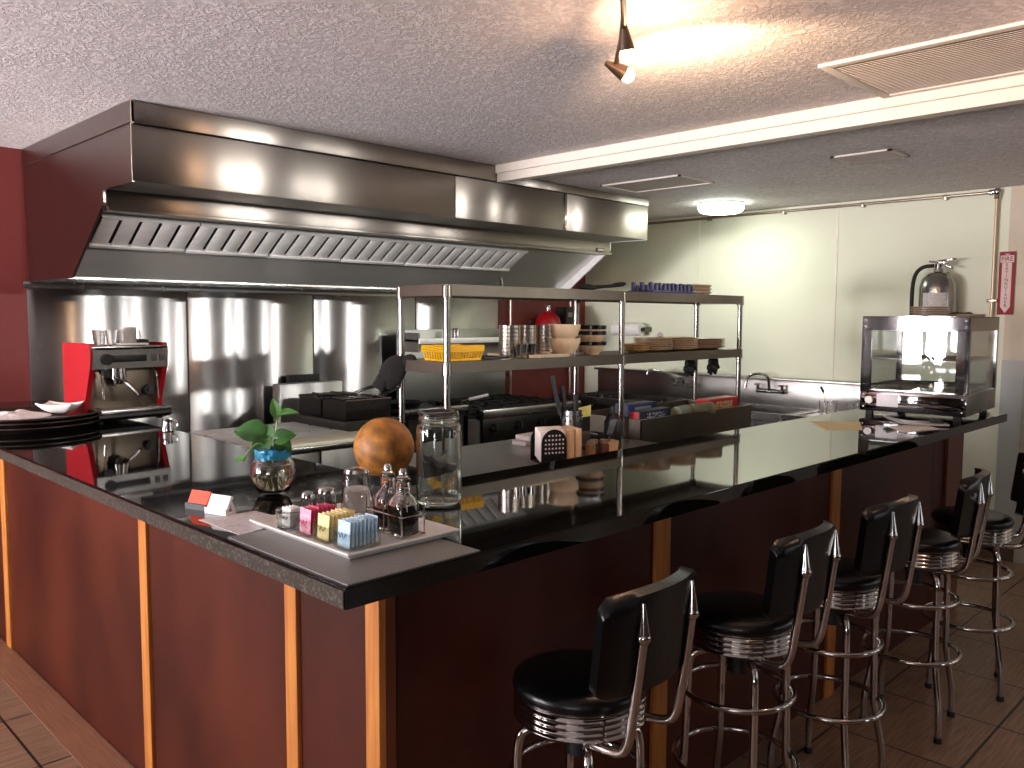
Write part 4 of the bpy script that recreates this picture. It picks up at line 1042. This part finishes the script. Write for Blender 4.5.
redc = mat('red_carton', 'b81f24', .45); navy = mat('navy_carton', '1c2237', .45); silver = mat('silver_label', '8f9399', .4, .3); creamc = mat('cream_label', 'd6b48c', .5)
wrapbox('dark blue foil box with a red end, leftmost in the steel box', 3.45, 2.535, WT+.069, .30, .065, navy, lines_mat('wrap_print', '1c2237', 'a5a8b0', (60, 60, 120), .55), redc, .06)
wrapbox('second dark blue foil box lying behind the first one', 3.52, 2.66, WT+.069, .27, .085, mat('blue_carton', '232f5e', .45), silver, navy, .04)
def roll(label, x, y, z, L_, r, m1, rz):
    t = thing('plastic_roll', label, 'roll', (x, y, z+r), rz)
    MB().cyl((0, 0, 0), (L_, 0, 0), r, n=28).build('roll_body', m1, t)
    MB().cyl((-.002, 0, 0), (.01, 0, 0), r*.4, n=20).build('core_tube', mat('cardboard_core', '8a6b48', .8), t)
    return t
roll('grey green rolled bag pack beside the dark blue boxes', 3.77, 2.535, WT+.064, .15, .036, mat('grey_green_plastic', '7d8c7a', .4), .2)
roll('beige and green rolled bag pack in the middle of the steel box', 3.935, 2.545, WT+.064, .17, .038, mat('beige_plastic', 'a89878', .4, 0, 0, 12, col2='5d6d52'), -.1)
wrapbox('red film wrap box with a cream label at the right of the steel box', 4.12, 2.55, WT+.064, .33, .085, redc, lines_mat('film_print', 'd6b48c', 'a03a30', (50, 50, 110), .58), redc, .02)
# supports for the boxes inside the ledge box
tag(MB().b2(3.43, 4.48, 2.515, 2.78, WT+.0005, WT+.063, .003).build('stacked_foil_cartons', mat('plain_carton', '6a5138', .8)), 'flat brown carton lying inside the steel bin under the rolls', 'carton')

# --- small things on the worktable just behind the bar
nh = thing('napkin_holder', 'black perforated arch napkin holder on the worktable', 'napkin holder', (2.605, 2.385, WT), math.radians(-22))
def arch(xc): return [(xc+.058*math.cos(a), .085+.058*math.sin(a)) for a in [k*PI/16 for k in range(17)]]
for yy in (-.055, .055):
    m = MB().prism([(.058, 0)]+arch(0)+[(-.058, 0)], yy-.002, yy+.002, 'y')
    m.build('arch_plate', mat('black_metal', '151414', .4, .4), nh, ang=0)
dots = MB()
for i in range(6):
    for j in range(5):
        x = -.040+i*.016; z = .045+j*.018
        if math.hypot(x, max(0, z-.085)) < .05: dots.cyl((x, -.0585, z), (x, -.057, z), .0042, n=10)
dots.build('perforations', mat('napkin_through_holes', 'd9d0c8', .8), nh)
MB().b2(-.058, .058, -.055, .055, 0, .004).build('base', black, nh)
for k in range(4):
    nk = tag(MB().box((0, 0, 0), (.115, .018, .125), .003).build('paper_napkins', mat('white_napkin', 'e2d6cf', .9, 0, .04, 20, bump=.2)), 'pad of white paper napkins in the arch holder, %s from the front' % ORD[k], 'napkins', 'white napkin pads in the arch holder')
    nk.location = Vector((2.605, 2.385, WT+.0695+k*.004))+Matrix.Rotation(math.radians(-22), 3, 'Z') @ Vector((.004*k, -.036+k*.023, 0)); nk.rotation_euler = (0, 0, math.radians(-22))
for k in range(2):
    nk = tag(MB().box((0, 0, 0), (.030, .12, .135), .004).build('folded_napkins', napkin_m), 'block of folded tan napkins, %s to the right of the arch holder' % ORD[k], 'napkins', 'tan napkin blocks')
    nk.location = (2.70+k*.033, 2.375-k*.012, WT+.0685+k*.002); nk.rotation_euler = (0, 0, math.radians(-22))
cs = tag(MB().b2(-.075, .075, -.045, .045, 0, .022, .004).build('napkin_stack', paper_m), 'low stack of white cloths left of the napkin holder', 'cloth'); cs.location = (2.90, 2.78, WT+.0005)
cs2 = dup(cs, (2.93, 2.79, WT+.023), .1, 'white cloth bundle on top of the low white stack')
kh = thing('utensil_holder', 'perforated steel utensil holder with black knives behind the napkins', 'utensil holder', (2.835, 2.455, WT))
MB().lathe([(0, 0), (.045, 0), (.045, .195), (.042, .195), (.042, .003), (0, .003)], 32).build('cylinder_body', steel, kh)
q = MB()
for i in range(12):
    for j in range(5):
        a = i*PI/6+.2*j; q.sph((.0452*math.cos(a), .0452*math.sin(a), .085+j*.022), .004, u=8, v=6)
q.build('perforations', black, kh)
for k, (dx, dy, ln, lb) in enumerate(((-.02, 0, .35, 'long black handled knife leaning left in the steel utensil holder'), (-.005, .012, .30, 'shorter black handled knife behind the long one'), (.012, -.01, .26, 'black spatula handle at the right of the utensil holder'))):
    kk = thing('kitchen_knife', lb, 'knife', (2.835+dx, 2.455+dy, WT+.006))
    d = Vector((-.35+.18*k, .35-.18*k, 2.2)).normalized()
    MB().tube([d*ln*.0, d*ln*.5], .004, 8).build('blade', chrome, kk)
    MB().tube([d*ln*.5, d*ln*.75, d*ln], .0105, 10).build('handle', black, kk)
nt_ = tag(MB().prism([(-.028, -.03), (.028, -.02), (.028, .03), (-.028, .016)], -.001, .001, 'y').build('sticky_note', mat('yellow_note', 'e6e08a', .8), ang=0), 'pale yellow paper note standing above the utensil holder', 'note')
nt_.location = (2.905, 2.44, WT+.185); nt_.rotation_euler = (0, 0, math.radians(-40))
nb_ = thing('ticket_box', 'dark order ticket box behind the yellow note', 'ticket box', (2.935, 2.475, WT), math.radians(-40))
MB().b2(-.034, .034, .0, .05, 0, .20, .004).build('box_body', mat('dark_wood_box', '1d130d', .5), nb_)
MB().b2(-.034, .034, -.004, 0, .02, .09, .001).build('perforated_face', steel_dull, nb_)
cc = thing('cream_cup', 'small square cream cup holding a spatula on the worktable', 'cup', (2.965, 2.345, WT), math.radians(-20))
MB().lathe([(0, 0), (.030, 0), (.036, .058), (.033, .058), (.027, .004), (0, .004)], 32, npow=6).build('cup_body', napkin_m, cc, ang=50)
spt = thing('spatula', 'grey bladed spatula leaning out of the cream cup', 'spatula', (2.965, 2.345, WT+.01), math.radians(-45))
MB().tube([(0, 0, 0), (.000, 0, .05), (.002, 0, .08)], .004, 8).build('handle', steel, spt)
MB().prism([(-.012, .075), (.014, .075), (.035, .145), (.006, .14)], -.002, .002, 'y').build('blade', blade_m, spt, ang=0)
bk = thing('squeeze_bottle', 'dark squeeze bottle beside the cream cup at the rack post', 'bottle', (3.06, 2.40, WT))
MB().lathe([(0, 0), (.040, 0), (.042, .01), (.042, .13), (.03, .155), (.014, .165), (.010, .20), (0, .205)], 28).build('bottle_body', mat('dark_bottle', '1c1f22', .35), bk)
MB().lathe([(.03, .15), (.032, .152), (.018, .172), (.012, .172)], 24, closed=True).build('collar', black, bk)
for x, y, mcol, lb in ((2.80, 2.315, '7b5a35', 'tiny tan spice jar right of the napkin blocks'), (2.845, 2.335, '3c2117', 'tiny dark red spice jar between the tan jar and the cream cup'), (2.885, 2.31, '5a3020', 'tiny brown spice jar nearest the cream cup')):
    j = thing('spice_jar', lb, 'spice jar', (x, y, WT))
    MB().lathe([(0, 0), (.022, 0), (.023, .05), (.018, .058), (0, .058)], 20).build('jar_body', mat('spice_'+mcol, mcol, .4), j)
    MB().cyl((0, 0, .058), (0, 0, .075), .019).build('lid', mat('spice_lid', '8d7a6a', .4), j)
fb = thing('shallow_pan', 'dark shallow pan with papers behind the spice jars', 'pan', (3.08, 2.60, WT))
MB().lathe([(0, 0), (.10, 0), (.12, .05), (.116, .05), (.097, .004), (0, .004)], 32).build('pan_body', iron, fb)
MB().box((.0, 0, .06), (.15, .10, .003), 0, rot=(.05, .2, .3)).build('paper', paper_m, fb)

# ------------------------------------------------------------------ sink line on the right wall
sk = thing('wash_sink', 'long stainless wash sink with tall backsplash along the cream wall', 'sink', (5.40, 2.20, 0))
MB().b2(.615, .655, 0, 2.70, .84, 1.10, .004).b2(.56, .655, 0, 2.70, 1.085, 1.105, .004).build('backsplash', mat('sink_steel', 'a9a6a0', .3, 1, .1, 4, rr=.06), sk)
m = MB()
m.b2(0, .62, 0, .55, .86, .875, .003)
m.b2(-.006, .012, 0, 2.70, .84, .90, .004)
for k in range(3):
    y0 = .60+k*.70
    m.b2(.05, .60, y0, y0+.012, .60, .885).b2(.05, .60, y0+.64, y0+.652, .60, .885).b2(.05, .062, y0, y0+.65, .60, .885).b2(.59, .60, y0, y0+.65, .60, .885).b2(.05, .60, y0, y0+.65, .60, .61)
m.b2(0, .055, 0, 2.70, .875, .885).b2(.595, .62, 0, 2.70, .875, .885)
m.build('basin', steel, sk, ang=0)
MB().b2(0, .62, .55, .61, .87, .882).build('drainboard_edge', steel, sk)
for x in (.05, .57):
    for y in (.08, 1.3, 2.62): MB().cyl((x, y, 0), (x, y, .86), .02).build('leg', steel_dull, sk)
def faucet(label, y, spout):
    t = thing('wall_faucet', label, 'faucet', (5.995, y, 1.00))
    MB().cyl((.02, -.10, 0), (-.03, -.10, 0), .02).cyl((.02, .10, 0), (-.03, .10, 0), .02).cyl((-.03, -.11, 0), (-.03, .11, 0), .017).build('valve_body', chrome, t)
    for s in (-1, 1): MB().cyl((-.03, s*.10, 0), (-.03, s*.10, .045), .012).box((-.045, s*.10, .05), (.07, .018, .012), .004).build('handle', chrome, t)
    MB().tube([(-.035, 0, 0)]+spout, .011, 12, smooth=2).build('spout', chrome, t, ang=60)
    return t
faucet('chrome wall faucet with a long raised spout left of the right rack posts', 3.93, [(-.05, 0, .06), (-.10, .02, .075), (-.22, .14, .12), (-.27, .20, .13), (-.275, .205, .09)])
faucet('chrome gooseneck wall faucet right of the rack above the sink', 3.16, [(-.05, 0, .06), (-.06, .0, .12), (-.12, .05, .14), (-.18, .11, .12), (-.19, .12, .03)])
def meas(label, x, y, s=1):
    t = thing('measuring_jug', label, 'jug', (x, y, .8755), math.radians(30))
    MB().lathe([(0, 0), (.05*s, 0), (.062*s, .12*s), (.060*s, .12*s), (.048*s, .004), (0, .004)], 28).build('jug_body', glass_m, t)
    MB().tube([(.058*s, 0, .105*s), (.092*s, 0, .10*s), (.092*s, 0, .04*s), (.054*s, 0, .03*s)], .006, smooth=2).build('handle', glass_m, t)
    return t
meas('clear plastic jug with a handle on the sink drainboard', 5.62, 2.54)
meas('second clear jug right of the first, beside the display case', 5.66, 2.37, .9)
ps = thing('sauce_whisk', 'black handled ladle standing in the first clear jug', 'ladle', (5.62, 2.54, .88))
MB().tube([(0, 0, 0), (.012, .03, .12), (.02, .045, .17)], .004, 8).build('shaft', steel, ps)
MB().tube([(.02, .045, .17), (.03, .07, .205)], .009, 8).build('handle', black, ps)
# towel roll
tw = thing('paper_towel_roll', 'white paper towel roll on a wall holder left of the rack middle', 'paper towel roll', (5.955, 4.52, 1.455))
MB().cyl((0, -.15, 0), (0, .15, 0), .054, n=32).build('roll_body', mat('paper_towel', 'e4e2dd', .9), tw)
MB().cyl((0, -.175, 0), (0, -.145, 0), .016).build('spindle', black, tw)
MB().b2(-.01, .112, -.172, -.166, -.02, .02).b2(-.01, .112, .166, .172, -.02, .02).b2(.10, .112, -.172, .172, -.02, .02).cyl((0, -.17, 0), (0, .17, 0), .008).build('bracket', steel_dull, tw)

# ------------------------------------------------------------------ display case at the far end of the bar
dc = thing('display_case', 'heated glass display case with steel frame on the far end of the bar', 'display case', (4.165, 1.235, ZC), math.radians(4))
cw, cd, z0, z1 = .59, .475, .022, .482
fr_m = mat('case_steel', '7f7c7b', .045, 1, .06, 6)
MB().b2(0, cw, 0, cd, z0, z0+.10, .003).build('base', fr_m, dc)
MB().b2(0, cw, 0, cd, z1-.008, z1, .002).b2(0, .006, 0, cd, z1-.068, z1).b2(cw-.006, cw, 0, cd, z1-.068, z1).b2(0, cw, 0, .006, z1-.068, z1).b2(0, cw, cd-.006, cd, z1-.068, z1).build('top_cap', fr_m, dc, ang=0)
for (x, y, wx, wy) in ((0, 0, .02, .052), (0, cd-.045, .02, .045), (cw-.035, 0, .035, .02), (cw-.035, cd-.02, .035, .02), (0, 0, .035, .014), (0, cd-.014, .05, .014)):
    MB().b2(x, x+wx, y, y+wy, z0+.10, z1-.06).build('corner_post', fr_m, dc)
MB().b2(.004, .008, .045, cd-.04, z0+.10, z1-.066).build('glass_pane', pane, dc, ang=0)
MB().b2(cw-.008, cw-.004, .02, cd-.02, z0+.10, z1-.066).build('glass_pane', pane, dc, ang=0)
MB().b2(.03, cw-.03, .005, .009, z0+.10, z1-.066).build('glass_pane', pane, dc, ang=0)
MB().b2(.03, cw-.03, cd-.009, cd-.005, z0+.10, z1-.066).build('glass_pane', pane, dc, ang=0)
q = MB()
for k in range(16): q.tube([(.02+k*.032, .015, z0+.255), (.02+k*.032, cd-.015, z0+.255)], .002, 6)
q.tube([(.012, .012, z0+.255), (cw-.012, .012, z0+.255), (cw-.012, cd-.012, z0+.255), (.012, cd-.012, z0+.255)], .005, 8, closed=True)
q.build('wire_shelf', mat('bright_wire', 'd6d3d0', .25, .9), dc)
q = MB()
for k in range(16): q.tube([(.02+k*.032, .015, z0+.125), (.02+k*.032, cd-.015, z0+.125)], .002, 6)
q.b2(.02, cw-.02, .02, cd-.02, z0+.10, z0+.106).build('floor_grid', steel, dc)
MB().b2(-.003, 0, cd*.62, cd*.83, z0+.025, z0+.085, .001).build('control_label', mat('pale_label', 'd4d2d6', .5), dc)
MB().cyl((-.018, cd*.90, z0+.055), (0, cd*.90, z0+.055), .018).build('thermostat_knob', mat('pale_knob', 'b8b2a8', .3), dc)
for x in (.03, cw-.05):
    for y in (.03, cd-.05): MB().b2(x, x+.03, y, y+.03, 0, z0).build('foot', rubber, dc)
for z in (z0+.15, z0+.33): MB().b2(cw, cw+.012, .03, .045, z, z+.035, .002).build('hinge', black, dc)
for z in (z0+.02, z0+.08, z1-.02, z1-.05): MB().cyl((-.002, cd-.018, z), (0, cd-.018, z), .004, n=10).cyl((-.002, .018, z), (0, .018, z), .004, n=10).build('screw', steel_dull, dc)
RC = Matrix.Rotation(math.radians(4), 3, 'Z')
def onc(x, y, z=0): return tuple(Vector((4.165, 1.235, ZC+z1))+RC @ Vector((x, y, z+.0005)))
for k in range(5):
    t_ = tag(MB().lathe([(0, 0), (.055, 0), (.085, .009), (.085, .012), (.055, .004), (0, .004)], 36).build('saucer', mat('taupe_plate', '8f7c6a', .35), ang=60), 'small taupe plate, %s from the bottom in the pile on the display case' % ORD[k], 'plate', 'plates on the display case'); t_.location = onc(.11, .20, k*.0085)
ob = thing('serving_board', 'flat pale serving board with dark bits on top of the display case', 'board', onc(.30, .12))
MB().lathe([(0, 0), (.11, 0), (.12, .010), (.115, .012), (0, .010)], 36).build('board_body', mat('pale_wood', 'c2a98c', .5), ob)
MB().sph((0, .01, .013), .05, (1, .8, .2)).sph((.07, -.02, .014), .022, (1, 1, .4)).build('dark_bits', mat('dark_crumbs', '3a2a22', .8, bump=.6), ob)
# papers and pan near the case
pp1 = tag(MB().prism([(3.43, 1.56), (3.56, 1.455), (3.80, 1.565), (3.66, 1.74)], ZC, ZC+.002, 'z').build('paper_bag', mat('yellowish_paper', 'c9b98d', .8), ang=0), 'flat yellowish paper lying on the bar before the display case', 'paper')
pp2 = tag(MB().prism([(3.60, 1.30), (3.82, 1.235), (3.94, 1.34), (3.74, 1.42)], ZC, ZC+.002, 'z').build('paper_sheet', paper_m, ang=0), 'white paper sheet lying on the bar edge near the display case', 'paper')
pn2 = thing('check_tray', 'flat grey check presenter lying open before the display case', 'bill presenter', (3.90, 1.36, ZC+.003), math.radians(-58))
def cf(u, v):
    x = (u-.5)*.25; y = (v-.5)*.11
    return (x, y, .006+.022*max(0, (-x/.125))**2), (0, 0, 1)
MB().shell(cf, 12, 4, .008).build('cover', mat('grey_vinyl', '8a8683', .35), pn2)
MB().box((.085, 0, .014), (.05, .07, .010), .003).build('clasp', black, pn2)

# ------------------------------------------------------------------ right wall: extinguisher, sign, pipes
ex = thing('fire_extinguisher', 'silver fire extinguisher with black hose hung on the cream wall', 'fire extinguisher', (5.94, 1.97, 1.47))
MB().lathe([(0, 0), (.105, 0), (.112, .02), (.112, .29), (.10, .35), (.07, .385), (.03, .40), (.028, .42), (0, .42)], 36).build('cylinder', mat('silver_tank', '9b9894', .25, 1), ex, ang=50)
MB().cyl((0, 0, .42), (0, 0, .455), .022).box((-.01, -.005, .462), (.03, .12, .014), .003, rot=(.1, 0, 0)).build('valve', chrome, ex)
MB().box((-.01, -.05, .438), (.02, .10, .012), .003, rot=(.35, 0, 0)).box((-.01, -.055, .475), (.02, .11, .012), .003, rot=(-.1, 0, 0)).build('lever', chrome, ex)
MB().tube([(-.02, .02, .44), (-.04, .09, .435), (-.05, .135, .38), (-.05, .145, .25), (-.05, .140, .10), (-.05, .135, .04)], .013, 10, smooth=2).build('hose', rubber, ex, ang=60)
def lf(u, v):
    a = PI+.15+(u-.5)*1.35
    return (.1135*math.cos(a), .1135*math.sin(a), .06+.20*v), (math.cos(a), math.sin(a), 0)
MB().shell(lf, 10, 2, .001).build('label', LABEL, ex)
MB().b2(.09, .118, -.03, .03, .05, .40).build('wall_bracket', steel_dull, ex)

sg_ = thing('fire_sign', 'narrow vertical red and white FIRE EXTINGUISHER sign on the wall', 'sign', (XW-.014, 1.597, 1.79))
MB().b2(-.004, 0, -.046, .046, -.20, .20, .001).build('backing', mat('sign_red', '86141f', .7), sg_, ang=0)
white_s = mat('sign_white', 'd6bcb4', .7)
MB().b2(-.0055, -.004, -.039, .039, .132, .176).b2(-.0055, -.004, -.028, .028, -.15, .130).prism([(-.028, -.15), (.028, -.15), (0, -.19)], -.0055, -.004, 'x').build('white_field', white_s, sg_, ang=0)
rsg = mat('sign_letter_red', '8e1d2a', .4)
rotw = (PI/2, 0, -PI/2)
text('FIRE', .040, rsg, sg_, (-.006, 0, .153), rotw, sx=.95)
for k, chh in enumerate('EXTINGUISHER'):
    text(chh, .026, mat('sign_letter_dark', '4a2226', .4), sg_, (-.006, 0, .115-k*.0235), rotw)
MB().prism([(-.02, .186), (.02, .186), (0, .179)], -.006, -.004, 'x').build('arrow', white_s, sg_, ang=0)

cp = thing('conduit_pipe', 'thin metal conduit along the wall top, turning down beside the sign', 'pipe', (XW-.03, 1.67, 2.37))
pm_ = mat('conduit_metal', '9f9080', .3, .9)
MB().cyl((0, .03, 0), (0, YW-1.67-.01, 0), .010).build('run', pm_, cp)
MB().cyl((0, -.0, -.03), (0, -.0, -1.28), .0105).build('drop', mat('painted_conduit', 'b8a488', .35, .5), cp)
MB().sph((0, 0, 0), .026).cyl((0, 0, 0), (0, .045, 0), .018).cyl((0, 0, 0), (0, 0, -.045), .018).build('elbow', chrome, cp)
for y in (.30, .85, 1.45, 2.1, 2.8): MB().b2(-.014, .029, y, y+.02, -.022, .012, .002).build('clamp', pm_, cp)
for z in (-.70,): MB().b2(-.014, .029, -.03, .03, z, z+.02, .002).build('clamp', pm_, cp)

# ------------------------------------------------------------------ ceiling fixtures
cl = thing('ceiling_light', 'round flush white kitchen ceiling light, lit', 'ceiling light', (5.51, 3.35, 2.40))
MB().cyl((0, 0, -.012), (0, 0, 0), .165, n=48).build('base_plate', white_pl, cl)
MB().lathe([(0, -.075), (.13, -.072), (.155, -.060), (.165, -.04), (.165, -.012), (0, -.012)], 48).build('diffuser', ceil_lamp_m, cl, ang=60)
va = thing('air_vent', 'small grey ceiling air vent right of the kitchen light', 'air vent', (4.445, 1.835, 2.40))
MB().b2(-.12, .12, -.155, -.135, -.008, 0).b2(-.12, .12, .135, .155, -.008, 0).b2(-.12, -.10, -.155, .155, -.008, 0).b2(.10, .12, -.155, .155, -.008, 0).build('frame', trimwhite, va)
for k in range(9): MB().box((-.09+k*.0225, 0, -.006), (.009, .27, .002), 0, rot=(0, .5, 0)).build('slat', mat('vent_slat', 'a09890', .5), va)
MB().b2(-.1, .1, -.135, .135, -.002, 0).build('duct_backing', mat('vent_dark', '2a2622', .8), va)
ah = thing('access_hatch', 'flat framed access hatch in the lower ceiling near the hood end', 'hatch', (4.44, 3.165, 2.40))
MB().b2(-.19, .19, -.30, -.285, -.010, 0).b2(-.19, .19, .285, .30, -.010, 0).b2(-.19, -.175, -.30, .30, -.010, 0).b2(.175, .19, -.30, .30, -.010, 0).build('frame', trimwhite, ah)
MB().b2(-.174, .174, -.284, .284, -.004, 0).build('hatch_panel', mat('hatch_paint', 'b8b0a8', .6), ah)
ga = thing('return_air_grille', 'large white slatted return air grille in the dining ceiling', 'air grille', (3.165, .70, 2.44))
MB().b2(-.29, .29, -.70, -.66, -.012, 0, .002).b2(-.29, .29, .645, .68, -.012, 0, .002).b2(-.29, -.25, -.66, .645, -.012, 0, .002).b2(.25, .285, -.66, .645, -.012, 0, .002).build('frame', trimwhite, ga)
MB().b2(-.25, .25, -.66, .645, -.001, 0).build('backing', mat('grille_dark', '4f453c', .8), ga)
q = None
for k in range(25):
    MB().box((-.24+k*.02, -.008, -.006), (.0155, 1.30, .0015), 0, rot=(0, -.45, 0)).build('slat', mat('grille_slat', 'd0c2b4', .5), ga)
tl = thing('track_light', 'bronze ceiling track light with two lit spot heads', 'track light', (1.80, 1.40, 2.44))
def TL(x, y, z): return (x-1.80, y-1.40, z-2.44)
bz = mat('brushed_bronze', '6b5a4c', .3, .9)
MB().tube([TL(1.30, 1.02, 2.36), TL(1.60, 1.25, 2.36), TL(1.86, 1.44, 2.345), TL(2.07, 1.63, 2.33)], .008, smooth=2).build('rail', bz, tl)
MB().cyl(TL(1.45, 1.135, 2.36), TL(1.45, 1.135, 2.44), .008).cyl(TL(1.45, 1.135, 2.432), TL(1.45, 1.135, 2.44), .05).build('ceiling_mount', bz, tl)
for (hx, hy_, hz, d) in ((1.88, 1.455, 2.335, Vector((.25, .05, -.85))), (2.06, 1.645, 2.32, Vector((.80, -.45, -.40)))):
    d.normalize(); p = Vector(TL(hx, hy_, hz))
    hdm = MB().cyl(p-d*.018, p+d*.048, .008, .024, 24).build('spot_head', bz, tl)
    MB().sph(p+d*.062, .021).build('bulb', bulb_m, hdm)
# shades for the added streak spots, out of view
dl = thing('streak_lamp', '', 'added lamp', (STREAK_LAMPS[0][0], STREAK_LAMPS[0][1], 2.44), 0, 'added streak lamps')
MB().cyl((0, 0, -.015), (0, 0, 0), .045).cyl((0, 0, -.085), (0, 0, 0), .004).build('cord', black, dl)
MB().lathe([(.012, -.07), (.030, -.08), (.050, -.125), (.047, -.125), (.028, -.085), (.010, -.075)], 28, closed=True).build('shade', bz, dl)
PL = ['nearest the viewer on the dining side', 'second along the dining side', 'third along the dining side', 'fourth along the dining side', 'fifth, close to the right wall', 'sixth, close to the right wall by the sign']
dl['label'] = 'small bronze lamp added to streak the steel, '+PL[0]
for q, (x, y, _) in enumerate(STREAK_LAMPS[1:]): dup(dl, (x, y, 2.44 if x < 3.4 else 2.40), None, 'small bronze lamp added to streak the steel, '+PL[q+1])
